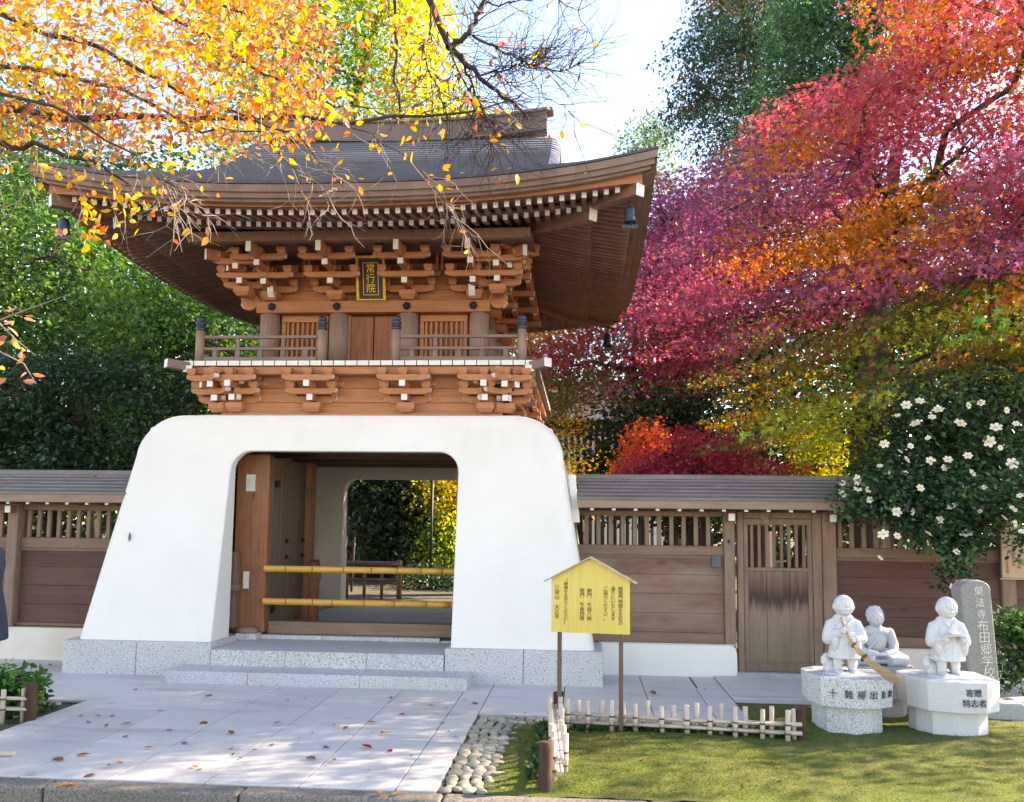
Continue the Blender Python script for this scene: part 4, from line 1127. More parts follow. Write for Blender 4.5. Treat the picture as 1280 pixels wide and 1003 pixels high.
def hand(mb, c, ang, s=1.0):
    """a small closed hand: palm with four bent fingers and a thumb"""
    c = Vector(c); Q = RZ(ang)
    mb.ell(c, (.024*s, .018*s, .020*s), Q, 10, 8)
    for k in range(4):
        z = .018-.0115*k; p = c+Q @ Vector((-.016*s, -.012*s, z*s)); m_ = c+Q @ Vector((.002*s, -.026*s, z*s)); e = c+Q @ Vector((.018*s, -.016*s, z*s)); mb.tube([p, m_, e], [.0062*s, .0062*s, .005*s], 6)
    mb.tube([c+Q @ Vector((0, -.006*s, .016*s)), c+Q @ Vector((.008*s, -.020*s, .027*s))], [.007*s, .005*s], 6)
def monk(name, label, loc, rz, pose, mat):
    mb = MB(); mb2 = MB()
    head(mb, (0, -.014, .528), 1.0, 14 if pose == 'sweep' else 8)
    mb.tube([(0, 0, .40), (0, -.006, .47)], [.045, .036], 12)
    mb.ell((0, .004, .345), (.100, .075, .115), None, 20, 12); mb.ell((0, .004, .385), (.112, .066, .062), None, 22, 12); mb.ell((0, .002, .425), (.085, .054, .045), None, 18, 8); mb.ell((0, -.012, .30), (.092, .072, .07), None, 16, 10)
    mb.lathe([(.120, .125), (.123, .14), (.112, .20), (.102, .27), (.094, .33)], (0, 0, 0), 24); mb.lathe([(.126, .122), (.130, .131), (.126, .142)], (0, 0, 0), 24)
    for k in range(7):                       # folds of the skirt
        a = R(200+k*23); mb.tube([(.093*math.cos(a), .093*math.sin(a), .30), (.119*math.cos(a), .119*math.sin(a), .14)], [.004, .010], 6)
    # crossed collar
    mb.tube([(.05, -.045, .435), (.0, -.078, .37), (-.05, -.078, .31)], [.011, .012, .012], 8); mb.tube([(-.05, -.045, .435), (-.01, -.076, .385)], [.011, .012], 8)
    if pose == 'sweep': arms = [((-.098, .0, .375), (-.130, -.02, .27), (-.035, -.115, .345)), ((.096, .0, .375), (.128, -.025, .275), (.025, -.112, .268))]
    else: arms = [((-.098, .0, .375), (-.128, -.02, .265), (-.062, -.118, .298)), ((.096, .0, .375), (.128, -.02, .265), (.062, -.118, .298))]
    for S_, E, Hn in arms:
        S_, E, Hn = Vector(S_), Vector(E), Vector(Hn); Wr = E+(Hn-E)*.78
        mb.tube([Vector((S_.x*.6, S_.y, S_.z+.018)), S_, S_*.66+E*.34, S_*.33+E*.67, E], [.046, .049, .050, .050, .048], 14); mb.ell(E, (.047, .047, .048), None, 12, 8); mb.tube([E, E*.5+Wr*.5, Wr], [.045, .041, .036], 12)
        mb.ell((E*.45+Wr*.55)+Vector((0, 0, -.05)), (.030, .044, .075), None, 14, 10)
        mb.tube([Wr, Hn], [.021, .018], 8); hand(mb, Hn, -20 if Hn.x < 0 else 20, 1.0)
    for x in (-.05, .05):
        mb.tube([(x, 0, .15), (x*1.05, -.012, .07), (x*1.1, -.01, .02)], [.045, .036, .030], 10); mb.ell((x*1.15, -.045, .02), (.030, .058, .020), RZ(-x*120), 12, 8)
        for k in range(5): mb.ell((x*1.15-.02+.01*k, -.098+.003*abs(k-1), .014), (.007, .011, .009), None, 6, 5)
    if pose == 'read':
        mb.box((-.075, -.165, .318), (.075, -.075, .328)); mb.box((-.080, -.17, .329), (-.004, -.07, .342), 0, Matrix.Rotation(R(6), 4, 'Y')); mb.box((.004, -.17, .329), (.080, -.07, .342), 0, Matrix.Rotation(R(-6), 4, 'Y'))
    root = thing(name, label, 'statue', loc, rz)
    sculpt('figure', mb, mat, .0042, root, 1)
    rr = random.Random(4)
    for k in range(16): mb2.ell((rr.uniform(-.13, .11), rr.uniform(.04, .11), rr.uniform(.01, .10)), (rr.uniform(.025, .055), rr.uniform(.02, .04), rr.uniform(.03, .06)), RZ(rr.uniform(-60, 60)) @ RY(rr.uniform(-40, 40)), 6, 4)
    mb2.ell((0, -.01, -.0), (.17, .13, .02), None, 20, 8); mb2.ell((-.09, .055, .045), (.055, .04, .06), RY(25), 6, 4)
    rk = sculpt('rock_base', mb2, mat, .007, root, 0); return root
MA = monk('monk_statue', 'white stone child monk statue holding a straw broom, on the speckled pedestal', (2.085, 7.30, .455), R(1), 'sweep', M['statue_stone'])
MR = monk('monk_statue', 'white stone child monk statue reading an open book, beside the tall inscribed stone', (2.875, 7.30, .455), R(4), 'read', M['statue_stone'])
# seated Buddha
mb = MB(); head(mb, (0, -.01, .392), .86, 4); mb.ell((0, .004, .470), (.036, .036, .030), None, 14, 8); mb.ell((0, .014, .420), (.069, .070, .058), None, 16, 10)
for k in range(70):                 # snail curls
    a = k*2.4; t = (k+.5)/70; z = .40+.088*t; r_ = .072*math.sqrt(max(0, 1-((z-.40)/.1)**2)); x_, y_ = r_*math.cos(a), .014+r_*math.sin(a)
    if not (y_ < -.035 and z < .445): mb.ell((x_, y_, z), (.0095, .0095, .008), None, 6, 5)
mb.tube([(0, 0, .27), (0, 0, .34)], [.045, .034], 12); mb.ell((0, .01, .20), (.092, .070, .125), None, 18, 12); mb.ell((0, .01, .272), (.135, .062, .052), None, 20, 10); mb.ell((0, .006, .30), (.08, .05, .036), None, 16, 8)
for s in (-1, 1): mb.ell((s*.12, .012, .265), (.046, .045, .045), None, 12, 8)
for s in (-1, 1):
    mb.tube([(s*.12, .012, .272), (s*.150, .0, .16), (s*.125, -.06, .10), (s*.03, -.115, .095)], [.042, .044, .042, .028], 12)
    mb.tube([(s*.04, .0, .06), (s*.19, -.02, .05), (s*.215, -.06, .045), (s*.06, -.135, .04)], [.06, .062, .055, .045], 12)
mb.ell((0, .0, .035), (.20, .13, .04), None, 20, 8); mb.ell((0, -.12, .095), (.045, .026, .018), None, 12, 8)
for k in range(4): mb.tube([(-.04, -.135+.004*k, .088+.006*k), (.04, -.135+.004*k, .086+.006*k)], .006, 6)
for k in range(3): mb.tube([(.06-.03*k, -.055, .31-.02*k), (-.02-.02*k, -.085, .21-.02*k), (-.09, -.06, .14-.02*k)], .006, 6)
bd = sculpt('buddha_statue', mb, M['statue_grey'], .006, None, 2); bd.location = (2.555, 8.0, .43); bd.rotation_euler.z = R(2)
tag(bd, 'grey stone seated Buddha statue with hands in its lap, behind the two child monks', 'statue')
# broom
br = Site('straw_broom', 'straw broom with a thick bundle of twigs, held by the child monk statue', 'broom', (2.36, 6.93, .46))
b0, b1, b2, b3 = Vector((2.055, 7.188, .83)), Vector((2.105, 7.165, .715)), Vector((2.150, 7.10, .625)), Vector((2.352, 6.925, .462))
mb = MB(); mb.tube([Vector((2.035, 7.185, .90)), b0, b1, b2], .010, 8); br.part('handle', mb, M['broom'])
mb = MB(); rr = random.Random(5)
for k in range(230):
    a = rr.uniform(0, 6.28); u = math.sqrt(rr.random()); e = Vector((math.cos(a), math.sin(a)*.6, math.sin(a)*.6))*u
    t = rr.uniform(.82, 1.04); p1 = b1+e*.018; p2 = b2*.8+b3*.2+e*.030; p3 = b2+(b3-b2)*t+e*.055+Vector((0, 0, rr.gauss(0, .006)))
    mb.tube([p1, p2, p3], [.0028, .0026, .0012], 4, 0, False)
br.part('bristles', mb, M['broom'])
mb = MB(); d = (b3-b2).normalized()
for c, r_ in ((b1+(b2-b1)*.25, .024), (b2+(b3-b2)*.10, .036)): mb.tube([c-d*.006, c+d*.006], r_, 14)
br.part('binding', mb, M['rope'])
# inscribed stone
st = thing('stone_stele', 'tall grey stone stele with rounded top and pale carved characters', 'stele', (3.415, 8.0, 0), R(8))
mb = MB(); w_ = .132
top = [(w_*math.cos(a), 1.085+.085*math.sin(a)) for a in [R(5+17*k) for k in range(11)]]
mb.prism([(-w_*1.0, -.05), (w_*1.06, -.05), (w_*1.0, 1.07)]+top+[(-w_, 1.07)], -.085, .085, 'y'); o = mb.build('slab', M['stele_stone'], st, .018, 3); o.rotation_euler.y = R(-3)
o.modifiers.new('es', 'WEIGHTED_NORMAL')
for k, s in enumerate('榮法寺布田郷学校跡'):
    o = text(s, .105 if k > 2 else .085, (.012+.0015*k-.07*(1.0-.11*k)+.02, -.088, 1.07-.098*k), M['chalk'], st, 'inscription', False, 0, 0, .002)
blk = MB(); poly_stone(blk, [(-.2, -.12), (.17, -.15), (.22, .1), (-.15, .14)], -.05, .17, (0, 0), 1.08); o = blk.build('stone_block', M['pedestal_grey'], None, .02, 2)
q = ground(1252, 904); o.location = (q.x, q.y+.1, 0); tag(o, 'low rough grey stone block on the moss, right of the smooth pedestal', 'stone')

# ================================================================ litter and fallen things
mb = MB(); rr = random.Random(12); n = 12; vs = []
for j in range(n):
    for i in range(n): vs.append((.22*(i/(n-1)-.5)+rr.uniform(-.008, .008), .14*(j/(n-1)-.5)+rr.uniform(-.008, .008), .012+.05*rr.random()*math.sin(math.pi*i/(n-1))))
mb.add(vs, [(j*n+i, j*n+i+1, (j+1)*n+i+1, (j+1)*n+i) for j in range(n-1) for i in range(n-1)], 0, False)
q = ground(2, 992, -.13); o = mb.build('crumpled_paper', M['paper']); o.location = (q.x, q.y, -.15); tag(o, 'crumpled white paper lying below the kerb in the bottom left corner', 'litter')
q = ground(4, 948); mb = MB(); mb.tube([(-.12, 0, .028), (.075, .0, .028)], .017, 10); o = mb.build('bamboo_stick', M['pale_bamboo_x']); o.location = (q.x, q.y, 0); o.rotation_euler.z = R(4); tag(o, 'short cut bamboo stick lying on the paving at the left edge', 'stick')

# ================================================================ person half out of the picture on the left
pr = thing('person', 'person in dark blue jacket and black trousers standing at the left edge', 'person', (-4.155, 5.82, 0), R(4))
def skinned(name, chain, mat, parent, lv=2):
    """chain: list of (parent index, position, radius)"""
    me = bpy.data.meshes.new(name); me.from_pydata([c[1] for c in chain], [(c[0], i) for i, c in enumerate(chain) if c[0] is not None], [])
    o = link(name, me, parent); sk = o.modifiers.new('skin', 'SKIN'); o.modifiers.new('sub', 'SUBSURF').levels = lv; o.modifiers['sub'].render_levels = lv
    for i, c in enumerate(chain):
        v = me.skin_vertices[0].data[i]; r_ = c[2]; v.radius = r_ if isinstance(r_, tuple) else (r_, r_); v.use_root = (i == 0)
    sk.use_smooth_shade = True; me.materials.append(mat)
    dg = bpy.context.evaluated_depsgraph_get(); m2 = bpy.data.meshes.new_from_object(o.evaluated_get(dg)); o.modifiers.clear(); o.data = m2
    for p in m2.polygons: p.use_smooth = True
    return o
body = [(None, (0, 0, .93), (.13, .10)), (0, (0, .0, 1.10), (.10, .08)), (1, (0, 0, 1.28), (.10, .07)), (2, (0, 0, 1.41), (.06, .05)), (3, (0, 0, 1.50), .05), (4, (0, -.01, 1.57), (.068, .078)), (5, (0, -.005, 1.66), (.074, .085)), (6, (0, 0, 1.71), (.05, .06))]
for s in (-1, 1):
    b = len(body); body += [(0, (s*.09, 0, .86), .085), (b, (s*.10, 0, .50), .055), (b+1, (s*.10, .01, .10), .036), (b+2, (s*.105, -.02, .045), .035), (b+3, (s*.11, -.14, .03), .028)]
    b = len(body); body += [(2, (s*.11, 0, 1.36), .035), (b, (s*.15, -.04, 1.12), .036), (b+1, (s*.17, -.18, .92), .032), (b+2, (s*.19, -.2, .86), .03)]
    hb = len(body)-1
    for k in range(4): body += [(hb, (s*.19, -.235+.018*k, .81), .0095)]; body += [(len(body)-1, (s*.18, -.245+.018*k, .775-.006*(k % 2)), .008)]
    body += [(hb, (s*.16, -.23, .835), .011)]
skinned('body', body, M['skin'], pr)
jk = MB()
jk.lathe([(.15, 1.20), (.185, 1.05), (.205, .95), (.222, .84), (.228, .76)][::-1], (0, 0, 0), 28); jk.ell((0, 0, 1.16), (.165, .13, .25), None, 24, 14); jk.ell((0, .01, 1.33), (.165, .115, .13), None, 24, 12); jk.tube([(0, .01, 1.40), (0, .008, 1.50)], [.085, .066], 16)
for s in (-1, 1): jk.tube([(s*.10, .01, 1.37), (s*.13, 0, 1.28), (s*.14, -.05, 1.10), (s*.165, -.175, .94)], [.075, .072, .06, .05], 14)
sculpt('jacket', jk, M['navy_cloth'], .012, pr, 3)
tr = MB()
for s in (-1, 1): tr.tube([(s*.075, 0, .90), (s*.09, 0, .80), (s*.10, 0, .50), (s*.10, .01, .09)], [.11, .105, .078, .062], 14)
sculpt('trousers', tr, M['black_cloth'], .012, pr, 3)
hr = [(None, (0, .02, 1.62), (.085, .085)), (0, (0, .012, 1.70), (.085, .09)), (1, (0, 0, 1.745), (.05, .055))]
skinned('hair', hr, M['hair'], pr)
sh = MB()
for s in (-1, 1): sh.ell((s*.108, -.06, .04), (.05, .135, .045), None, 12, 8)
sh.build('shoes', M['black_cloth'], pr)
# ================================================================ foliage
RNG = np.random.default_rng(11)
TPL = {
 'oval': ([(0,0,0),(.3,.27,.05),(.68,.22,.05),(1,0,-.06),(.68,-.22,.05),(.3,-.27,.05)], [(0,1,2,3),(0,3,4,5)]),
 'long': ([(0,0,0),(.35,.15,.03),(.7,.13,.03),(1,0,-.08),(.7,-.13,.03),(.35,-.15,.03)], [(0,1,2,3),(0,3,4,5)]),
 'quad': ([(0,0,0),(.45,.30,.04),(1,0,-.03),(.5,-.30,.04)], [(0,1,2,3)]),
 'maple': ([(0,0,0),(-.08,.42,-.05),(.22,.16,0),(.42,.62,-.1),(.46,.14,0),(1,0,-.12),(.46,-.14,0),(.42,-.62,-.1),(.22,-.16,0),(-.08,-.42,-.05)], [(0,2,1),(0,4,3,2),(0,6,5,4),(0,8,7,6),(0,9,8)]),
 'spray': ([(0,0,0),(.22,.10,0),(.5,.34,-.05),(.48,.10,-.02),(1,0,-.14),(.48,-.10,-.02),(.5,-.34,-.05),(.22,-.10,0)], [(0,1,3),(1,2,3),(0,3,4,5),(0,5,7),(7,5,6)]),
}
def leaf_mesh(name, P, A, N, S, C, kind, mat, parent):
    """one crown: P points, A leaf axes, N leaf normals, S sizes, C colours"""
    T, F = TPL[kind]; T = np.array(T); n = len(P); k = len(T)
    A = A/np.linalg.norm(A, axis=1, keepdims=True); B = np.cross(N, A); B /= np.linalg.norm(B, axis=1, keepdims=True)+1e-9; W = np.cross(A, B)
    V = P[:, None, :] + S[:, None, None]*(T[None, :, 0:1]*A[:, None, :] + T[None, :, 1:2]*B[:, None, :] + T[None, :, 2:3]*W[:, None, :])
    me = bpy.data.meshes.new(name); me.vertices.add(n*k); me.vertices.foreach_set('co', V.astype(np.float32).ravel())
    lens = np.array([len(f) for f in F]); flat = np.concatenate([np.array(f) for f in F])
    loops = (np.arange(n)[:, None]*k + flat[None, :]).ravel().astype(np.int32)
    tot = np.tile(lens, n).astype(np.int32); st = np.concatenate([[0], np.cumsum(tot)[:-1]]).astype(np.int32)
    me.loops.add(len(loops)); me.loops.foreach_set('vertex_index', loops)
    me.polygons.add(len(tot)); me.polygons.foreach_set('loop_start', st); me.polygons.foreach_set('loop_total', tot)
    me.update(calc_edges=True); me.materials.append(mat)
    set_face_col(me, np.repeat(np.clip(C, .004, .95), len(F), axis=0)); return link(name, me, parent)
def scatter(clumps, n, spread, size, droop=.4, upb=.8, jit=.18, tiltdir=None):
    """clumps: array (k, 6) x y z r g b ; n leaves in each"""
    c = np.repeat(clumps, n, axis=0); m = len(c)
    off = RNG.normal(size=(m, 3)); L = np.linalg.norm(off, axis=1, keepdims=True); off = off/L*np.minimum(L, 1.9)
    off *= np.array(spread)
    if tiltdir is not None: off[:, 2] += off[:, 0]*tiltdir[0] + off[:, 1]*tiltdir[1]
    P = c[:, :3]+off
    A = RNG.normal(size=(m, 3)); A[:, 2] = A[:, 2]*.5-droop; A += off/np.array(spread)*.35
    N = RNG.normal(size=(m, 3)); N[:, 2] += upb*2
    S = RNG.uniform(size[0], size[1], m)
    C = c[:, 3:6]*(1+jit*RNG.normal(size=(m, 1)))*(1+jit*.5*RNG.normal(size=(m, 3)))
    return P, A, N, S, C
def join(*gs): return [np.concatenate(q) for q in zip(*gs)]
def in_poly(poly, p):
    x, y = p; c = False; j = len(poly)-1
    for i in range(len(poly)):
        if (poly[i][1] > y) != (poly[j][1] > y) and x < (poly[j][0]-poly[i][0])*(y-poly[i][1])/(poly[j][1]-poly[i][1])+poly[i][0]: c = not c
        j = i
    return c
def region(poly, n, depth, rr):
    """points through the depth of a crown whose outline the photograph shows; depth(px,py) -> (near, far)"""
    xs, ys = [p[0] for p in poly], [p[1] for p in poly]; out = []
    while len(out) < n:
        p = (rr.uniform(min(xs), max(xs)), rr.uniform(min(ys), max(ys)))
        if in_poly(poly, p):
            d = depth(*p) if callable(depth) else depth; out.append((p, at(*p, rr.uniform(*d))))
    return out
def pal(ctrl, p, rr, blur=40):
    best = min(ctrl, key=lambda c: (c[0]-p[0]+rr.gauss(0, blur))**2+((c[1]-p[1]+rr.gauss(0, blur*.6))*1.5)**2); return best[2]
def limb(mb, a, b, r0, r1, rr, sag=.0, n=6, wob=.06, sides=6):
    a, b = Vector(a), Vector(b); L = (b-a).length; pts = []; rad = []
    for i in range(n+1):
        t = i/n; p = a.lerp(b, t)+Vector((0, 0, sag*L*4*t*(1-t)))
        if 0 < i < n: p += Vector((rr.gauss(0, wob*L), rr.gauss(0, wob*L), rr.gauss(0, wob*L)))*.5
        pts.append(p); rad.append(r0+(r1-r0)*t)
    mb.tube(pts, rad, sides, 0, False); return pts
def skeleton(trunk, targets, rr, r_limb=.05, r_twig=.012, k=7):
    """trunk polyline (x,y,z,r); limbs out to groups of clump centres, twigs on to each clump"""
    mb = MB(); T = [Vector(t[:3]) for t in trunk]; mb.tube(T, [t[3] for t in trunk], 10, 0, False)
    pts = [Vector(t) for t in targets]; seeds = rr.sample(pts, min(k, len(pts))); groups = {i: [] for i in range(len(seeds))}
    for p in pts: groups[min(range(len(seeds)), key=lambda i: (seeds[i]-p).length_squared)].append(p)
    hi = [a.lerp(b, i/5) for a, b in zip(T[len(T)//3:], T[len(T)//3+1:]) for i in range(5)] or T
    for i, g in groups.items():
        if not g: continue
        c = sum(g, Vector())/len(g); base = min(hi, key=lambda t: (t-c).length+max(0, t.z-c.z)*1.5)
        L = limb(mb, base, c, r_limb, r_limb*.4, rr, .08, 8)
        for p in g[::max(1, len(g)//26)]:
            q = min(L[2:], key=lambda t: (t-p).length)
            if (q-p).length < 1.25: limb(mb, q, p, r_twig*1.4, r_twig*.4, rr, .05, 4, .08, 4)
    return mb
def make_tree(name, label, cat, base, trunk, clumps, leaves, bark, group=None, k=7, r_limb=.05, r_twig=.012, mat='leaf', rr=None):
    rr = rr or random.Random(3); root = thing(name, label, cat, base, 0, group); L = Vector(base)
    mb = skeleton(trunk, [c[:3] for c in clumps], rr, r_limb, r_twig, k); o = mb.build('trunk', M[bark], root); o.location = -L
    P, A, N, S, C, kind = leaves; o = leaf_mesh('crown', P, A, N, S, C, kind, M[mat], root); o.location = -L; return root
def speckle(g, rr_, frac, cols):
    """some leaves of a crown have turned further than their neighbours"""
    P, A, N, S, C = g; k = RNG.random(len(P)) < frac; C = C.copy(); C[k] = np.array(cols)[RNG.integers(0, len(cols), k.sum())]*RNG.uniform(.75, 1.2, (k.sum(), 1)); return P, A, N, S, C
def clump_array(pts, colf): return np.array([(*w, *colf(p)) for p, w in pts])

REDP, CRIM, PURP_SHEEN, ORAN, YELL, OLIV, GREE, LIME = (.58,.115,.13), (.42,.065,.10), (.32,.092,.165), (.74,.26,.05), (.86,.58,.05), (.24,.20,.055), (.11,.19,.03), (.36,.42,.05)
PINK_SHEEN = (.47,.115,.19)  # pinkish purples have blue sky sheen on shaded red leaves mixed into the colour
# ---- the big maple right of the gate
rr = random.Random(21)
ctrl = [(1200,5,REDP),(1150,20,ORAN),(1180,90,CRIM),(1270,100,ORAN),(1080,150,REDP),(1010,160,REDP),(1000,180,ORAN),(930,200,PURP_SHEEN),(1150,200,REDP),(1100,195,ORAN),(1200,150,REDP),(1250,190,PINK_SHEEN),(1000,240,PURP_SHEEN),(1060,240,PINK_SHEEN),(900,290,PURP_SHEEN),(1150,265,OLIV),(1020,300,ORAN),(960,320,ORAN),(1120,300,ORAN),(1200,310,PURP_SHEEN),(1240,290,PURP_SHEEN),(900,360,PINK_SHEEN),(1000,350,PURP_SHEEN),(1060,380,PINK_SHEEN),(1100,400,OLIV),(1230,365,YELL),(1260,400,LIME),(1180,390,OLIV),(1060,460,GREE),(1000,430,OLIV),(1060,430,OLIV),(1150,420,LIME),(1100,450,OLIV),(1200,450,OLIV),(1190,410,GREE),(930,470,OLIV),(985,495,YELL),(1080,490,OLIV),(1240,440,GREE),(1150,470,GREE),(860,410,PINK_SHEEN),(1020,520,LIME),(950,540,OLIV),(1400,200,CRIM),(1400,350,ORAN)]
poly = [(1560,-120),(1125,-60),(1110,55),(1080,110),(1000,125),(955,165),(880,235),(850,300),(815,330),(800,400),(830,450),(890,430),(915,470),(905,530),(960,570),(1040,575),(1110,505),(1280,470),(1560,430)]
def tiers(poly, n, depth, rr, sep):
    """sprays kept apart so that the crown is built of separate tiers with gaps between"""
    out = []; tries = 0
    while len(out) < n and tries < 60:
        tries += 1
        for p, w in region(poly, n, depth, rr):
            if len(out) < n and all(((w.x-v.x)/sep[0])**2+((w.y-v.y)/sep[0])**2+((w.z-v.z)/sep[1])**2 > 1 for q, v in out): out.append((p, w))
    return out
pts = tiers(poly, 400, lambda x, y: (13.2, 15.5) if x < 870 else (10.6, 14.6) if x < 1010 else (9.0, 14.2), rr, (.60, .34))
pts += tiers([(1290,-200),(1950,-250),(1950,440),(1290,440)], 125, (7.4, 12.5), rr, (.7, .3))
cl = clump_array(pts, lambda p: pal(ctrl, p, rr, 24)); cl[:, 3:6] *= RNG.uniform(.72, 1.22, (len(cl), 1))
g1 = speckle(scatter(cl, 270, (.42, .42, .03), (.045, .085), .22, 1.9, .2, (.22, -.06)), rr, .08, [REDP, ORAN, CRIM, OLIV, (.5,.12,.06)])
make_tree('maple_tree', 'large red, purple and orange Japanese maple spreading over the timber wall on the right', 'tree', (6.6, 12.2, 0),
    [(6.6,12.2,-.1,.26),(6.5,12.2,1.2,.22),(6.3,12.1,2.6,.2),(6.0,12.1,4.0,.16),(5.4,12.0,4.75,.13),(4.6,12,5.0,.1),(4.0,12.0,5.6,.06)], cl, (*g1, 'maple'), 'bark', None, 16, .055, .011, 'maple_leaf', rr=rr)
# ---- crimson maple behind the gate's right eave
rr = random.Random(22)
ctrl = [(800,290,PURP_SHEEN),(830,310,PINK_SHEEN),(860,260,PURP_SHEEN),(790,380,PINK_SHEEN),(850,400,PINK_SHEEN),(720,440,REDP),(780,460,PINK_SHEEN),(830,470,CRIM),(760,425,OLIV),(720,490,OLIV),(700,420,ORAN),(880,330,PURP_SHEEN),(690,500,OLIV),(860,350,PINK_SHEEN)]
poly = [(800,240),(870,240),(900,330),(890,440),(860,500),(820,515),(770,480),(700,520),(660,520),(650,410),(700,390),(770,400),(790,300)]
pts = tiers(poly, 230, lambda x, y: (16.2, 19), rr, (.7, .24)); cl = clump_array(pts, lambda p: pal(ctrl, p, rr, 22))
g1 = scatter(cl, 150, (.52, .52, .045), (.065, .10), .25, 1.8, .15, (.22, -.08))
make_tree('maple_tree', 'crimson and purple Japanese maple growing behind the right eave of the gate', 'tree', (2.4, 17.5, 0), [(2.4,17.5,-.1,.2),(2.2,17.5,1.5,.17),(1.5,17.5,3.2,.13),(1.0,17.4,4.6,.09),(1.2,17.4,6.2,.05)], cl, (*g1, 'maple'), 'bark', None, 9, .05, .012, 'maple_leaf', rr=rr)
# ---- weeping red maple looking over the wall
rr = random.Random(23)
poly = [(772,625),(790,585),(825,556),(865,541),(905,552),(950,575),(1000,592),(1040,625)]
pts = region(poly, 150, (11.0, 12.4), rr); cl = clump_array(pts, lambda p: rr.choice([CRIM, CRIM, (.50,.06,.09), (.40,.05,.09)]) if p[0] < 930 else rr.choice([CRIM, OLIV, (.5,.15,.06)]))
g1 = scatter(cl, 95, (.16, .16, .09), (.035, .06), .6, 1.0, .16)
make_tree('weeping_maple', 'low domed weeping red maple just behind the timber wall', 'tree', (1.75, 11.7, 0), [(1.75,11.7,-.1,.09),(1.7,11.7,.9,.08),(1.6,11.7,1.8,.06),(1.5,11.7,2.5,.03)], cl, (*g1, 'maple'), 'bark', None, 6, .03, .008, 'maple_leaf', rr=rr)
rr = random.Random(24)
poly = [(768,612),(778,575),(790,540),(812,528),(824,545),(806,575),(812,600),(800,620)]
pts = region(poly, 40, (12.4, 13), rr); cl = clump_array(pts, lambda p: rr.choice([(.72,.20,.08), (.78,.28,.08), (.6,.13,.07)]))
g1 = scatter(cl, 60, (.12, .12, .09), (.05, .08), .5, .8, .15)
make_tree('young_maple', 'slender orange young maple between the gate and the weeping red maple', 'tree', (.86, 12.7, 0), [(.86,12.7,-.1,.04),(.86,12.7,1.2,.035),(.9,12.7,2.4,.025),(1.0,12.7,3.2,.012)], cl, (*g1, 'maple'), 'bark', None, 4, .015, .006, rr=rr)
# ---- dark evergreen shrubs behind the wall
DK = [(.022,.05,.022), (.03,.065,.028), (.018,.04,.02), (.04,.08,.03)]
def bush(name, label, cat, poly, depth, n, per, spread, size, cols, base, seed, kind='oval', bark='bark', mat='glossy_leaf', group=None, tr=None, k=5, upb=.6, jit=.2):
    rr = random.Random(seed); pts = region(poly, n, depth, rr); cl = clump_array(pts, (lambda p: rr.choice(cols)) if not callable(cols) else (lambda p: cols(p, rr)))
    g = scatter(cl, per, spread, size, .3, upb, jit); z1 = float(np.percentile(cl[:, 2], 70)); c = cl[:, :3].mean(0)
    tr = tr or [(base[0], base[1], -.1, .1), (base[0]*.7+c[0]*.3, base[1]*.8+c[1]*.2, z1*.4, .085), (base[0]*.3+c[0]*.7, c[1], z1*.75, .06), (c[0], c[1], z1, .03)]
    return make_tree(name, label, cat, (base[0], base[1], 0), tr, cl, (*g, kind), bark, group, k, .035, .009, mat, rr)
bush('evergreen_shrub', 'dark evergreen shrub behind the weeping maple and the timber wall', 'shrub', [(740,640),(745,540),(770,500),(830,500),(880,480),(910,500),(905,560),(960,640)], (14.2, 15.8), 190, 60, (.24,.24,.2), (.07,.12), DK, (1.6, 15.0), 31)
bush('evergreen_tree', 'dark evergreen tree in the gap between the two big maples', 'tree', [(840,330),(900,320),(950,400),(920,480),(850,500),(800,480)], (20, 22), 110, 60, (.42,.42,.35), (.11,.18), DK, (2.8, 21), 32)
bush('yellow_shrub', 'bright yellow leaved shrub in the gap beside the plaster arch', 'shrub', [(690,640),(694,585),(700,522),(722,515),(735,530),(712,545),(735,568),(757,575),(757,640)], (17.5, 18.5), 34, 55, (.2,.2,.17), (.07,.11), lambda p, r: r.choice([(.85,.50,.04), (.85,.38,.03), (.6,.45,.06)]) if p[1] < 545 or p[1] > 568 or r.random() < .25 else r.choice([(.25,.25,.06), (.8,.5,.05)]), (.05, 18), 33, 'quad', mat='leaf')
bush('yellow_shrub', 'lime and yellow leaved shrub under the right maple, beside a thick grey trunk', 'shrub', [(985,625),(990,560),(1015,530),(1050,545),(1062,625)], (12.6, 13.6), 60, 60, (.14,.14,.13), (.05,.085), [(.55,.5,.05), (.35,.42,.05), (.75,.55,.06), (.2,.3,.04)], (3.0, 13.2), 34, 'quad', mat='leaf')
bush('evergreen_tree', 'broad dark evergreen tree standing close behind the big maple on the right', 'tree', [(880,300),(1000,240),(1150,230),(1400,200),(1400,640),(900,640),(925,480)], (16.4, 18.6), 420, 75, (.34,.34,.28), (.11,.18), DK+[(.06,.10,.03)], (8.4, 17.6), 35, k=9)
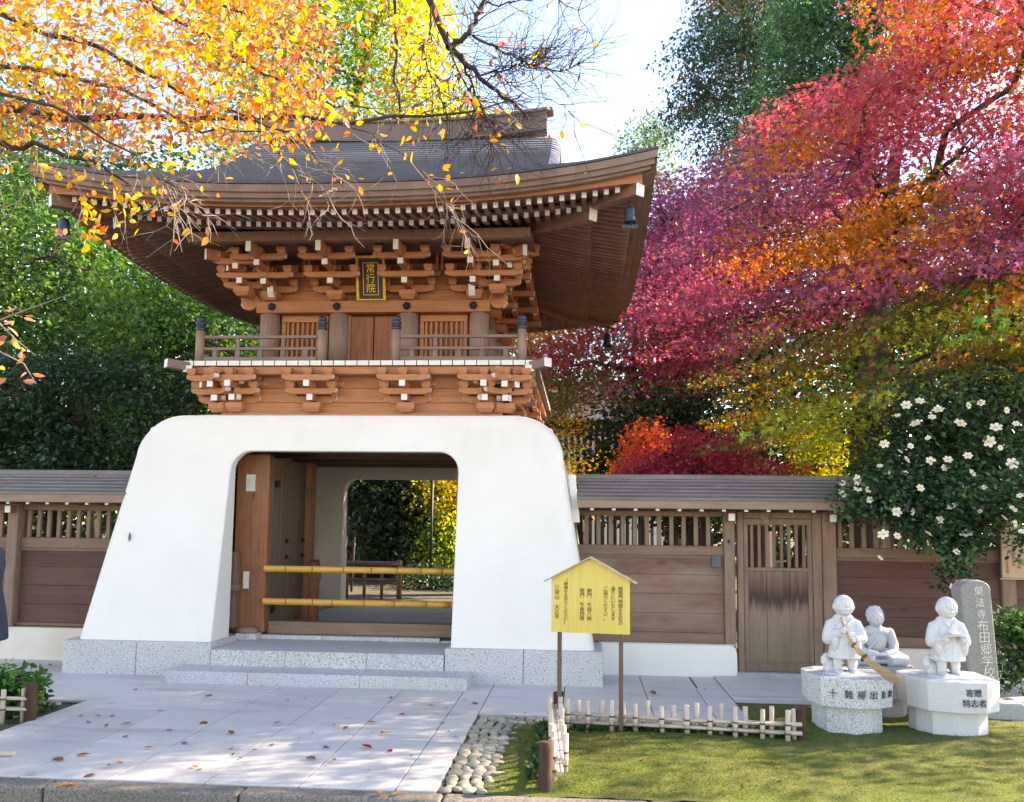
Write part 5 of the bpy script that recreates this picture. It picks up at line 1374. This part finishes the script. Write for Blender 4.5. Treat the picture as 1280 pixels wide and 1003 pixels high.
# ---- conifer and broad evergreen upper right
rr = random.Random(41)
def boughs(n, poly, depth, rr): return region(poly, n, depth, rr)
BL = [(.022,.075,.04), (.03,.09,.045), (.018,.06,.036), (.045,.11,.045)]
poly = [(890,-30),(1010,-30),(1000,60),(985,130),(960,200),(930,290),(860,320),(835,300),(838,262),(880,250),(905,215),(870,195),(835,165),(828,135),(850,115),(845,70),(860,40),(880,30)]
pts = region(poly, 205, (20, 24), rr); pts += region([(838,262),(930,240),(940,310),(900,340),(840,420),(800,420),(795,320)], 90, (20, 23), rr)
cl = clump_array(pts, lambda p: rr.choice(BL) if rr.random() > .13 else (.30,.13,.06))
g1 = scatter(cl, 125, (.44, .38, .15), (.09, .17), .75, .3, .2, (.28, 0))
make_tree('cypress_tree', 'tall blue-green cypress with drooping sprays against the sky, right of the roof tip', 'tree', (4.4, 22.5, 0), [(4.4,22.5,-.2,.36),(4.4,22.5,4,.32),(4.5,22.4,8,.27),(4.6,22.3,11,.21),(4.4,22.2,13.5,.17),(4.05,22.2,16,.12)], cl, (*g1, 'spray'), 'bark', None, 16, .075, .02, 'needle_leaf', rr=rr)
GB = [(.055,.14,.06), (.07,.17,.065), (.085,.19,.08), (.05,.12,.055), (.10,.20,.065)]
bush('evergreen_tree', 'tall dense grey-green evergreen tree above the red maple', 'tree', [(975,-60),(1180,-60),(1170,60),(1130,130),(1060,150),(1000,215),(955,225),(940,190),(960,120),(985,40)], (16.5, 19), 330, 75, (.36,.36,.26), (.10,.17), GB, (5.6, 17.6), 42, 'long', tr=[(5.6,17.6,-.2,.42),(5.6,17.6,3,.36),(5.7,17.6,6,.3),(5.6,17.6,9,.22),(5.4,17.6,11.5,.12)], k=12, mat='leaf', upb=.4)
bush('conifer_tree', 'pale green far tree top just above the right roof tip', 'tree', [(780,190),(790,160),(808,150),(832,165),(836,230),(800,230)], (30, 32), 40, 45, (.35,.35,.3), (.14,.24), [(.12,.2,.10), (.2,.3,.08), (.10,.17,.09)], (4.5, 31), 43, 'spray', mat='leaf')
tk = MB(); rr = random.Random(5); p = at(1083, 620, 12.4)
tk.tube([(p.x-.05, 12.4, -.1), (p.x, 12.4, .8), (p.x+.03, 12.4, 1.9), (p.x+.02, 12.4, 2.6), (p.x+.1, 12.4, 3.6), (p.x+.3, 12.5, 5), (p.x+.6, 12.6, 7)], [.30,.25,.235,.23,.2,.15,.08], 14, 0, False)
root = thing('broad_tree', 'thick grey-brown tree trunk behind the timber wall, left of the white-flowered camellia', 'tree', (p.x, 12.4, 0)); o = tk.build('trunk', M['grey_bark'], root); o.location = (-p.x, -12.4, 0)
pts = region([(1035,540),(1075,520),(1125,540),(1110,600),(1060,625)], 26, (11.9, 12.3), rr); cl = clump_array(pts, lambda q: rr.choice([(.3,.42,.04), (.2,.32,.04), (.5,.5,.05)])); g1 = scatter(cl, 32, (.11,.1,.1), (.05,.08), .3, .6, .2)
o = leaf_mesh('crown', *g1, 'oval', M['leaf'], root); o.location = (-p.x, -12.4, 0)
# ---- evergreens left of the gate
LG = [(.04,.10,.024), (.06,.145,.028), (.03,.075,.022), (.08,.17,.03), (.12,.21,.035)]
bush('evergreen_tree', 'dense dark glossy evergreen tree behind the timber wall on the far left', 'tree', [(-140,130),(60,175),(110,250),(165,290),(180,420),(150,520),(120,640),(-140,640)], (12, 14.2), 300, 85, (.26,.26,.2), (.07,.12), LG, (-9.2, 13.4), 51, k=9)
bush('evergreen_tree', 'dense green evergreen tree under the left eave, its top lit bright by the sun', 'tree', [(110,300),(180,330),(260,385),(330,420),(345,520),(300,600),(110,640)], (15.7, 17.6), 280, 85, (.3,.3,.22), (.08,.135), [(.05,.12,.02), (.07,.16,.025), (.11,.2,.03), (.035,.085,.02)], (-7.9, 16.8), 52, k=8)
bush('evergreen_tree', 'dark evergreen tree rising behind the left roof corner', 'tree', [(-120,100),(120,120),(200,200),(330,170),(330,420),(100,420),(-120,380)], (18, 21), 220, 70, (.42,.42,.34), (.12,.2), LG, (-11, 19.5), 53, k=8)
bush('evergreen_shrub', 'evergreen shrub hedge just behind the left timber wall, its dark blue-green leaves standing in for shade', 'shrub', [(-100,470),(40,440),(150,450),(235,470),(275,520),(262,620),(-100,640)], (10.9, 11.9), 240, 62, (.17,.17,.14), (.06,.10), DK+[(.03,.075,.04)], (-7.2, 11.5), 55, k=7)  # dark leaf colours stand in for the shade below the sunlit trees
# ---- yellow-green trees behind the roof
def gk(p, r):
    if p[0] > 500 and r.random() < .8: return r.choice([(.80,.66,.03), (.7,.62,.04)])
    if 400 < p[0] < 480 and p[1] > 20: return r.choice([(.10,.22,.04), (.16,.3,.04), (.3,.4,.04)])
    return r.choice([(.30,.36,.03), (.5,.5,.03), (.16,.22,.03), (.65,.6,.04)])
bush('autumn_tree', 'tall lime and yellow leaved tree behind the ridge of the gate roof', 'tree', [(250,-60),(560,-60),(545,30),(560,100),(600,150),(560,190),(260,190)], (20, 23.5), 330, 70, (.40,.40,.34), (.10,.17), gk, (-8.3, 22), 54, 'quad', tr=[(-8.3,22,-.2,.36),(-8.2,22,5,.3),(-7.4,22,9,.25),(-6.2,22,12,.16),(-5.5,22,15,.08)], k=12, mat='leaf', upb=.3, jit=.25)

# ---- cherry in front of the roof, upper left
rr = random.Random(61)
CY = [(.76,.46,.03), (.78,.40,.025), (.75,.27,.03), (.74,.54,.06), (.66,.19,.05), (.55,.13,.09), (.66,.44,.16), (.42,.18,.08)]
def px_line(L, d): return [at(x, y, d+(dd if len(q) > 2 else 0)) for q in L for x, y, dd in [(q[0], q[1], q[2] if len(q) > 2 else 0)]]
LIMBS = [([(-260,190),(-80,130),(0,140),(150,147),(300,147),(430,151),(560,149),(650,122)], 6.2, .05, .005), ([(-200,200),(-60,150),(0,180),(60,186),(120,203),(160,230)], 5.5, .04, .006),
 ([(-160,-40),(0,20),(120,60),(220,112),(300,147),(370,170),(430,235)], 6.0, .03, .003), ([(-120,-120),(100,-40),(250,40),(330,95),(420,130),(500,150)], 6.6, .03, .004), ([(-160,60),(0,80),(150,110),(250,160),(330,165)], 5.7, .025, .004),
 ([(100,-80),(220,-20),(330,30),(400,60)], 6.8, .025, .005), ([(-100,100),(60,130),(160,190),(220,235),(240,250)], 5.2, .016, .003), ([(430,151),(480,175),(540,225),(575,285)], 6.2, .007, .002), ([(320,155),(360,205),(400,245),(425,262)], 6.0, .007, .002),
 ([(480,-140),(495,20),(492,90),(500,140)], 6.9, .02, .008)]
BARE = [([(300,-300),(430,-150),(520,-30),(562,58),(600,100),(640,128),(660,150)], 7.2, .06, .008), ([(562,60),(582,46),(592,30),(604,-5),(610,-60)], 7.2, .03, .016), ([(590,44),(630,66),(660,82),(700,90),(745,78)], 7.2, .013, .003), ([(595,92),(635,86),(665,72),(690,60)], 7.2, .011, .003), ([(578,70),(590,110),(606,140),(625,175)], 7.2, .014, .004),
 ([(600,100),(625,92),(640,110),(690,125),(720,140)], 7.2, .009, .002), ([(604,0),(640,4),(690,-4),(730,10)], 7.2, .009, .003), ([(540,10),(530,60),(545,110),(560,150)], 7.0, .01, .003), ([(555,40),(575,90),(600,150),(618,190)], 7.1, .01, .003)]
ch = thing('cherry_tree', 'cherry tree with orange and yellow leaves reaching over the gate roof', 'tree', (-7.2, 5.6, 0)); L0 = Vector((-7.2, 5.6, 0))
mb = MB(); mb.tube([(-7.2,5.6,-.1),(-7.1,5.6,1.4),(-7.0,5.7,2.8),(-6.8,5.8,4.0),(-6.2,6.0,4.9),(-5.6,6.3,5.9),(-4.6,6.7,7.0)], [.24,.2,.18,.16,.12,.1,.07], 12, 0, False)
trunk_pts = [Vector(q) for q in ((-7.2,5.6,1.9),(-7.1,5.65,2.4),(-7.0,5.7,2.8),(-6.8,5.8,4.0),(-6.5,5.9,4.5),(-6.2,6.0,4.9),(-5.6,6.3,5.9),(-4.6,6.7,7.0))]
for Lm, d, r0, r1 in LIMBS+BARE:      # every limb grows from the trunk
    if Lm[0][0] < -50 or Lm[0][1] < -70:
        b = at(*Lm[0], d); a = min(trunk_pts, key=lambda t: (t-b).length); limb(mb, a, b, r0*1.35, r0, rr, .04, 6, .05, 8)
for q in ((-80,440),(-80,380),(-60,470)): limb(mb, trunk_pts[0], at(*q, 4.6), .02, .007, rr, .05, 6, .05, 6)
mb2 = MB(); TW = []
for Lm, d, r0, r1 in LIMBS+BARE:
    w = [at(x, y, d) for x, y in Lm]; bare = (Lm, d, r0, r1) in BARE
    fine = []
    for a, b in zip(w, w[1:]):
        for i in range(4): fine.append(a.lerp(b, i/4)+Vector((rr.gauss(0, .012), rr.gauss(0, .03), rr.gauss(0, .012))))
    fine.append(w[-1]); n = len(fine)
    mb.tube(fine, [r0+(r1-r0)*(i/(n-1))**.7 for i in range(n)], 8 if r0 > .02 else 5, 0, False)
    for k in range(46 if bare else 26):
        i = rr.randrange(n//4 if not bare else n//5, n-1); p = fine[i]; dr = (fine[i+1]-p).normalized(); s_ = Vector((rr.gauss(0, 1), rr.gauss(0, .6), rr.gauss(0, 1) - (.25 if not bare else 0)))
        v = (dr*1.0+s_.normalized()*.8).normalized(); Ln = rr.uniform(.18, .6) if not bare else rr.uniform(.2, .75)
        q = [p]; vv = v.copy()
        for j in range(5): vv = (vv+Vector((rr.gauss(0, .27), rr.gauss(0, .2), rr.gauss(0, .27)+(.05 if bare else -.05)))).normalized(); q.append(q[-1]+vv*Ln/5)
        if r0 < .01 and k > 14: continue
        (mb if bare else mb2).tube(q, [.0042, .0036, .003, .0026, .002, .0012], 4, 0, False)
        for j in (2, 3, 4):
            v2 = Vector((rr.gauss(0, 1), rr.gauss(0, .5), rr.gauss(0, 1)))*.5+(q[j]-q[j-1]).normalized()*.8; v2.normalize(); e = q[j]+v2*Ln*.22; (mb if bare else mb2).tube([q[j], e, e+(v2+Vector((rr.gauss(0,.3), 0, rr.gauss(0,.3)))).normalized()*Ln*.18], [.0022, .0017, .001], 3, 0, False)
        TW.append((q, bare, Lm[0][0]))
o = mb.build('trunk', M['bark'], ch); o.location = -L0
Ps, As, Ns, Ss, Cs = [], [], [], [], []
def add_leaf(p, c, s=None, a=None):
    Ps.append(tuple(p)); As.append(a or (rr.gauss(0, .7), rr.gauss(0, .7), -.5+rr.gauss(0, .5))); Ns.append((rr.gauss(0, 1), rr.gauss(0, 1)-.5, rr.gauss(0, 1))); Ss.append(s or rr.uniform(.046, .078)); Cs.append(np.array(c)*rr.uniform(.8, 1.15))
for q, bare, x0 in TW:
    for p in q[1:]:
        if bare:
            if rr.random() < .05: add_leaf(p, rr.choice(CY[2:]), rr.uniform(.05, .08))
        elif rr.random() < (.42 if p.z > at(0, 190, p.y).z else .10): add_leaf(p, rr.choice(CY))
poly = [(-60,-60),(350,-60),(420,30),(400,110),(450,140),(360,175),(320,180),(260,175),(200,185),(140,190),(60,178),(0,195),(-60,210)]
for p, w in region(poly, 980, (5.3, 7.2), rr):
    c = rr.choice(CY[:4] if p[1] < 110 and p[0] < 330 else CY)
    v2 = Vector((rr.gauss(0, 1), rr.gauss(0, .6), rr.gauss(0, .6)-.2)).normalized(); mb2.tube([w-v2*.16, w+Vector((0, 0, .01)), w+v2*.12], [.003, .0022, .0012], 3, 0, False)
    for k in range(rr.randint(4, 8)): add_leaf(w+Vector((rr.gauss(0, .08), rr.gauss(0, .08), rr.gauss(0, .06))), c if rr.random() < .7 else rr.choice(CY))
for cx_, cy_, n, sx_, sy_ in ((140,262,20,26,16),(168,250,20,18,12),(110,255,9,7,12),(117,288,18,9,12),(190,230,9,24,9),(80,213,18,40,5),(215,205,16,20,10),(250,232,5,20,6)):
    for k in range(n): add_leaf(at(cx_+rr.gauss(0, sx_), cy_+rr.gauss(0, sy_), rr.uniform(5.0, 5.6)), rr.choice(CY[:5]+CY[:3]))
for px, py in ((470,178),(478,180),(552,162),(505,172),(515,185),(420,185),(405,172),(575,128),(548,150),(445,158),(370,175),(340,178),(635,50),(560,30),(545,80),(520,70),(530,40),(500,55),(505,25),(640,225),(500,25),(555,240),(575,255),(550,232),(490,28),(512,8),(535,10),(522,20),(450,30),(460,60),(450,80),(445,45),(436,28),(455,15),(470,5),(515,60),(565,215),(540,95),(565,105),(590,120)):
    for k in range(3 if py < 100 else 2): add_leaf(at(px+rr.gauss(0, 6), py+rr.gauss(0, 5), rr.uniform(6.0, 6.6)), rr.choice(CY[:3]+CY[2:6]), rr.uniform(.06, .09))
for px, py in ((5,425),(18,432),(12,405),(30,438),(38,470),(5,460),(24,395),(70,285)):
    for k in range(3): add_leaf(at(px+rr.gauss(0, 6), py+rr.gauss(0, 6), 4.6), rr.choice([(.7,.3,.2), (.75,.4,.1), (.6,.25,.15)]), rr.uniform(.05, .08))
o = mb2.build('twigs', M['pale_twig'], ch); o.location = -L0; tag(o, kind='stuff')
o = leaf_mesh('crown', np.array(Ps), np.array(As), np.array(Ns), np.array(Ss), np.array(Cs), 'oval', M['leaf'], ch); o.location = -L0
mb = MB()
for Lm in ([(-80,440),(0,400),(40,385),(95,365)], [(-80,380),(0,405),(20,425),(45,445)], [(-60,470),(0,440),(30,455),(45,480)]): mb.tube([at(x, y, 4.6) for x, y in Lm], [.006, .005, .003, .0015], 5, 0, False)
o = mb.build('low_twig', M['pale_twig'], ch); o.location = -L0

# ---- camellia with white flowers, hanging over the wall
rr = random.Random(71)
CD = [(.022,.06,.03), (.034,.085,.038), (.018,.048,.026), (.045,.11,.045), (.065,.14,.05)]
polys = [([(1075,530),(1110,485),(1190,470),(1300,465),(1340,560),(1340,640),(1250,640),(1080,625),(1062,600)], 300, (9.3, 10.6)), ([(1045,606),(1090,592),(1200,600),(1230,640),(1160,665),(1110,650),(1060,628)], 70, (8.9, 9.35)), ([(1110,640),(1210,630),(1225,665),(1150,672)], 26, (8.95, 9.3)),
         ([(1180,650),(1225,645),(1222,690),(1205,715),(1188,730),(1186,700)], 26, (8.9, 9.15)), ([(1235,610),(1310,600),(1310,665),(1270,690),(1262,660)], 36, (8.7, 9.2))]
pts = []
for P_, n, d in polys: pts += region(P_, n, d, rr)
cl = clump_array(pts, lambda p: rr.choice(CD)); g1 = scatter(cl, 48, (.11, .11, .10), (.045, .075), .35, .5, .22)
cm = make_tree('camellia', 'dark glossy camellia bush covered with white yellow-centred flowers, overhanging the timber wall', 'shrub', (4.4, 10.5, 0), [(4.4,10.5,-.1,.09),(4.35,10.45,1.2,.08),(4.2,10.3,2.3,.06),(4.0,10.0,2.9,.04),(3.8,9.9,3.3,.02)], cl, (*g1, 'oval'), 'bark', None, 9, .028, .007, 'glossy_leaf', rr)
mb = MB()
for k in range(6):
    a = k*math.pi/3+.2; u = Vector((math.cos(a), math.sin(a), 0)); v = Vector((-u.y, u.x, 0))
    q = [(0, 0, 0), (.45, .32, .10), (.9, .26, .22), (1.0, 0, .16), (.9, -.26, .24), (.45, -.32, .10)]
    mb.add([tuple((u*x+v*y)*.05+Vector((0, 0, z*.05))) for x, y, z in q], [(0,1,2,3), (0,3,4,5)], 0, True)
fl = mb.mesh('flower', M['petal']); mb = MB(); mb.ell((0, 0, .012), (.012, .012, .012), None, 8, 6); sm_ = mb.mesh('stamen', M['gold'])
spots = [(1133,507),(1150,502),(1173,513),(1165,522),(1210,507),(1226,504),(1258,513),(1122,520),(1105,555),(1125,565),(1138,558),(1133,575),(1185,575),(1180,585),(1163,577),(1100,583),(1053,604),(1052,618),(1072,612),(1087,625),(1190,634),(1121,670),(1104,668),(1160,668),(1255,648),(1268,655),(1277,665),(1200,730),(1190,735),(1100,698),(1237,552),(1266,637),(1085,612),(1208,668),(1250,560),(1130,592),(1215,592),(1275,620),(1145,530),(1200,530),(1245,535),(1160,548),(1210,570),(1110,590),(1150,610),(1175,650),(1230,610),(1225,640),(1070,600),(1140,640),(1270,530),(1265,580),(1120,640),(1195,690)]
for k, (px, py) in enumerate(spots):
    d = 9.15 if py < 595 else 8.84
    if px > 1240 and py > 600: d = 8.62
    p = at(px, py, d); o = link('flower', fl, cm); o.location = p-Vector((4.4, 10.5, 0)); o.rotation_euler = (R(72+rr.uniform(-38, 28)), rr.uniform(-.5, .5), rr.uniform(-.8, .8)); s = rr.uniform(.65, 1.3); o.scale = (s, s*rr.uniform(.75, 1.0), s)
    if k in (26, 31): o['label'] = 'pink tinged flower'
    link('stamen', sm_, o)
# ---- small plants
bush('leafy_shrub', 'small green leafy shrub at the right edge beside the stone stele', 'shrub', [(1238,800),(1250,772),(1290,762),(1330,780),(1320,850),(1255,855)], (8.2, 8.7), 60, 34, (.07,.07,.06), (.045,.075), [(.05,.12,.03), (.07,.16,.04), (.035,.09,.03)], (4.2, 8.5), 81, k=5)
bush('leafy_plant', 'bright green leafy plant behind the short bamboo fence on the left', 'plant', [(-40,850),(5,832),(40,828),(52,855),(40,880),(-40,890)], (6.95, 7.25), 42, 26, (.05,.05,.045), (.05,.085), [(.06,.18,.03), (.09,.24,.04), (.04,.12,.03)], (-4.55, 7.1), 82, k=5, mat='leaf')
# grass and ground cover
def grass(name, boxes, n, h, cols, seed, kind='long'):
    r = np.random.default_rng(seed); P = []
    for (x0, y0, x1, y1, w) in boxes:
        m = int(n*w); q = r.uniform((x0, y0), (x1, y1), (m, 2)); P.append(np.c_[q, [lawn_z(a, b)+.001 for a, b in q]])
    P = np.concatenate(P); m = len(P); A = np.c_[r.normal(0, .7, (m, 2)), np.ones(m)]; N = r.normal(size=(m, 3)); S = r.uniform(h[0], h[1], m)
    C = np.array(cols)[r.integers(0, len(cols), m)]*r.uniform(.75, 1.2, (m, 1)); o = leaf_mesh(name, P, A, N, S, C, kind, M['leaf'], None); tag(o, 'short green grass and moss tufts on the lawn', 'grass', None, 'stuff'); return o
grass('grass', [(-.58, 5.42, 1.38, 7.0, .5), (1.4, 5.42, 4.2, 8.0, .5)], 46000, (.004, .015), [(.07,.12,.008), (.11,.15,.012), (.13,.125,.025), (.06,.12,.008), (.17,.17,.02)], 1)
o = grass('ground_cover', [(-.05, 6.95, 1.7, 7.12, .6), (-.32, 5.6, -.22, 7.1, .25), (-5, 6.9, -4.4, 7.3, .15)], 2600, (.03, .07), [(.03,.09,.03), (.05,.12,.03), (.12,.16,.03), (.03,.08,.04)], 2, 'oval'); o['label'] = 'low dark ground cover plants at the foot of the bamboo fences'; o['category'] = 'ground cover'

# ================================================================ garden seen through the passage
rr = random.Random(91)
bush('camphor_tree', 'huge dark spreading tree seen through the gate passage', 'tree', [(395,560),(560,560),(545,660),(500,690),(430,690),(395,660)], (23, 27.5), 170, 70, (.42,.42,.34), (.10,.18), [(.02,.04,.02), (.03,.055,.025), (.05,.09,.03)], (-6.0, 25), 92, tr=[(-6.0,25,-.2,1.0),(-6.0,25,.8,.72),(-5.9,25,1.8,.62),(-5.7,25,3.0,.5),(-5.4,25,4.5,.3)], k=9, bark='dark_bark')
bush('evergreen_tree', 'tall dark evergreen tree added mostly out of sight beyond the gate to shade the huge tree', 'tree', [(330,380),(700,380),(690,680),(590,690),(585,590),(400,590)], (24.5, 29), 210, 60, (.6,.6,.5), (.16,.26), DK, (-2.0, 27.5), 96, k=7)  # crown mostly hidden by the gate, added to keep sun off the camphor trunk
bush('evergreen_tree', 'dark middle-sized evergreen tree added to shade the huge tree in the passage view', 'tree', [(500,455),(600,455),(585,600),(548,655),(500,655)], (24.3, 26), 170, 70, (.34,.34,.3), (.12,.19), DK, (-4.2, 25.2), 97, k=6)  # added on the sunward side of the camphor so its trunk falls in shade
bush('maple_tree', 'bright yellow and lime maple at the right side of the gate passage view', 'tree', [(530,590),(600,585),(600,730),(540,722),(528,680)], (23, 25), 90, 70, (.34,.34,.28), (.09,.15), lambda p, r: r.choice([(.70,.55,.03), (.75,.50,.03), (.45,.48,.04)]) if p[1] < 640 else r.choice([(.3,.42,.04), (.55,.55,.05), (.2,.32,.04)]), (-3.0, 24.2), 93, 'quad', mat='leaf')
bush('evergreen_shrub', 'dark clipped shrub low in the garden beyond the gate passage', 'shrub', [(500,745),(505,715),(580,712),(600,745)], (21, 22), 40, 60, (.2,.2,.16), (.06,.1), DK, (-3.6, 21.5), 94)
for px, r_, lab in ((518, .07, 'thin dark tree trunk left of the pole beyond the gate passage'), (524, .085, 'slightly thicker dark tree trunk beyond the gate passage')):
    p = at(px, 720, 27); mb = MB(); mb.tube([(0, 0, -.1), (.05, 0, 2), (-.05, 0, 4), (.1, 0, 6)], [r_*1.2, r_, r_*.9, r_*.6], 8, 0, False); root = thing('slender_tree', lab, 'tree', (p.x, 27, 0)); mb.build('trunk', M['bark'], root)
    cl = np.array([(rr.gauss(0, .5), rr.gauss(0, .5), 5+rr.gauss(0, .7), .03, .07, .03) for k in range(20)]); leaf_mesh('crown', *scatter(cl, 50, (.3,.3,.3), (.1,.16)), 'oval', M['leaf'], root)
p = at(538, 720, 22); mb = MB(); mb.tube([(0, 0, -.1), (0, 0, 2.9)], .04, 8); mb.tube([(0, 0, 2.9), (0, 0, 2.98)], [.06, .03], 8); o = mb.build('pole', M['black_iron']); o.location = (p.x, 22, 0); tag(o, 'thin black pole standing in the garden beyond the gate passage', 'pole')
gf = thing('garden_fence', 'dark brown bamboo railing crossing the garden beyond the gate passage', 'fence', (-4.6, 18.6, 0))
for z, r_ in ((.72, .055), (.38, .035)): mb = MB(); mb.tube([(-1.9, 0, z), (.82, 0, z)], r_, 10); mb.build('rail', M['sign_post'], gf)
for k in range(8):
    mb = MB(); x = -1.85+k*.375; mb.tube([(x, 0, -.05), (x, 0, .80 if k == 7 else .72)], .035 if k < 7 else .06, 8); mb.build('post', M['sign_post'], gf)
gf2 = thing('garden_fence', 'taller slatted brown fence behind the left part of the railing in the garden', 'fence', (-6.2, 20.2, 0))
mb = MB()
for z in (.5, 1.05): mb.box((-1.2, -.02, z), (1.0, .02, z+.05))
mb.build('rail', M['sign_post'], gf2)
for k in range(12): mb = MB(); x = -1.15+k*.19; mb.tube([(x, -.04, 0), (x+.04, -.04, 1.25)], .03, 6); mb.build('picket', M['bark'], gf2)
hs = thing('house', 'small grey walled building at the far end of the garden', 'building', (-6.9, 42, 0))
mb = MB(); mb.box((-3, 0, 0), (4, 6, 2.6)); mb.build('wall', M['concrete'], hs)
mb = MB(); mb.prism([(-3.6, 2.6), (4.6, 2.6), (3.6, 3.9), (-2.6, 3.9)], -.5, 6.4, 'y'); mb.build('roof', M['roof_wood'], hs)
for x in (-2.2, -.4, 1.4): mb = MB(); mb.box((x, -.04, .9), (x+1.2, -.005, 2.1)); wn = mb.build('window_frame', M['white_paint'], hs); mb = MB(); mb.box((x+.08, -.05, .98), (x+1.12, -.041, 2.02)); mb.build('pane', M['glass_dark'], wn)
# temple hall with white slats, right of the arch
hl = thing('temple_hall', 'building with rows of white vertical slats glimpsed between the arch and the shrubs', 'building', (1.2, 26, 0))
mb = MB(); mb.box((-3.5, .2, 0), (1.2, 5, 4.6)); mb.build('wall', M['glass_dark'], hl)
for k in range(26):
    mb = MB(); x = -3.4+k*.18; mb.box((x, .0, .3), (x+.075, .06, 4.3)); mb.build('slat', M['white_paint'], hl)
mb = MB(); mb.prism([(-.6, 4.6), (5.6, 4.6), (4, 6.0), (.9, 6.0)], -4.2, 1.9, 'x'); mb.build('roof', M['roof_wood'], hl)
# ---- the wood behind everything
def woods(seed):
    r = random.Random(seed); C = []
    for k in range(1500):
        x = r.uniform(-46, 46); y = r.uniform(34, 44); h = 9.5+2.6*math.sin(x*.35)+1.5*math.sin(x*.9+1) + (4 if x < -9 or x > 9 else 0)
        if -1.5 < x < 5.5: h = min(h, 6.5)
        C.append((x, y, r.uniform(.3, h), *r.choice([(.03,.06,.025), (.04,.085,.03), (.025,.05,.025), (.10,.13,.03), (.3,.12,.04)])))
    return np.array(C)
g1 = scatter(woods(3), 60, (.9, .9, .8), (.3, .55), .2, .4, .25); o = leaf_mesh('woods', *g1, 'quad', M['leaf'], None); tag(o, 'far wood of dark and autumn trees closing the view behind the temple', 'woods', None, 'stuff')

# ---- fallen leaves
FLV = [('red', (.55,.05,.05)), ('brown', (.30,.15,.08)), ('orange', (.80,.35,.06))]; src = {}
for nm, c in FLV:
    me = leaf_mesh('fallen_leaf', np.array([(0., 0, 0)]), np.array([(1., 0, .05)]), np.array([(.1, .1, 1.)]), np.array([.075]), np.array([c]), 'oval', M['leaf'], None); src[nm] = me.data; bpy.data.objects.remove(me)
rr = random.Random(15)
def drop(w, nm, label, grp, s=1.0):
    o = link('fallen_leaf', src[nm]); o.location = w; o.rotation_euler = (rr.uniform(-.25, .25), rr.uniform(-.25, .25), rr.uniform(0, 6.28)); o.scale = (s, s, s); tag(o, label, 'leaf', grp)
for px, py, nm in ((255,870,'brown'),(260,902,'brown'),(290,918,'brown'),(430,912,'brown'),(405,935,'brown'),(465,935,'red'),(490,940,'red'),(506,893,'red'),(382,947,'brown'),(325,857,'red'),(470,904,'brown'),(475,918,'orange'),(362,876,'orange'),(290,936,'orange'),(200,888,'brown'),(150,905,'brown'),(95,945,'brown'),(145,951,'orange'),(135,957,'brown'),(80,950,'brown'),(40,965,'brown'),(120,968,'brown'),(340,905,'brown'),(245,960,'orange'),(230,930,'brown'),(590,878,'brown'),(555,905,'brown'),(180,935,'brown'),(110,903,'brown'),(170,862,'brown'),(65,830,'brown'),(14,840,'red'),(820,868,'brown'),(700,852,'brown'),(880,862,'brown')):
    w = ground(px, py, .022); drop(w, nm, {'red': 'red fallen leaf on the pale paving', 'brown': 'brown fallen leaf on the pale paving', 'orange': 'orange fallen leaf on the pale paving'}[nm], 'fallen leaves on the paving', rr.uniform(.7, 1.25))
for px, py in ((88,978),(95,981),(490,993),(480,990)): drop(ground(px, py, .02), 'orange', 'orange fallen leaf lying on the kerb stones', 'fallen leaves on the kerb', rr.uniform(.9, 1.3))
for x, t in ((.35, 2.3), (.9, 2.45), (1.2, 2.3), (1.55, 2.5), (-.2, 2.5), (-.6, 2.75), (-1.3, 2.7), (.1, 2.7), (1.0, 2.0), (1.75, 2.2)):
    drop(Vector((CX+x, YC-t, zr(t)+lift(x, t)+.035)), 'orange', 'orange fallen leaf lying on the gate roof', 'fallen leaves on the gate roof', 1.3)
for x, yy in ((-6.6, 9.6), (-6.45, 9.55), (-6.5, 9.68), (-5.9, 9.6), (-5.6, 9.75), (-6.9, 9.55)):
    drop(Vector((x, yy, 2.13-.255*(9.96-yy)/.68+.03)), 'orange', 'orange fallen leaf lying on the roof of the left timber wall', 'fallen leaves on the wall roof', 1.2)

for k in range(34):
    w = ground(rr.uniform(20, 600), rr.uniform(868, 985), .02)
    if -4.25 < w.x < -.9 and w.y > 5.42: drop(w, 'brown', 'brown fallen leaf on the pale paving', 'fallen leaves on the paving', rr.uniform(.4, .8))
for k in range(46):
    x, y = rr.uniform(-.5, 3.6), rr.uniform(5.45, 7.6)
    if y > 6.8 and x > 1.5: continue
    drop(Vector((x, y, lawn_z(x, y)+.02)), 'brown', 'brown fallen leaf lying on the moss lawn', 'fallen leaves on the lawn', rr.uniform(.4, .8))
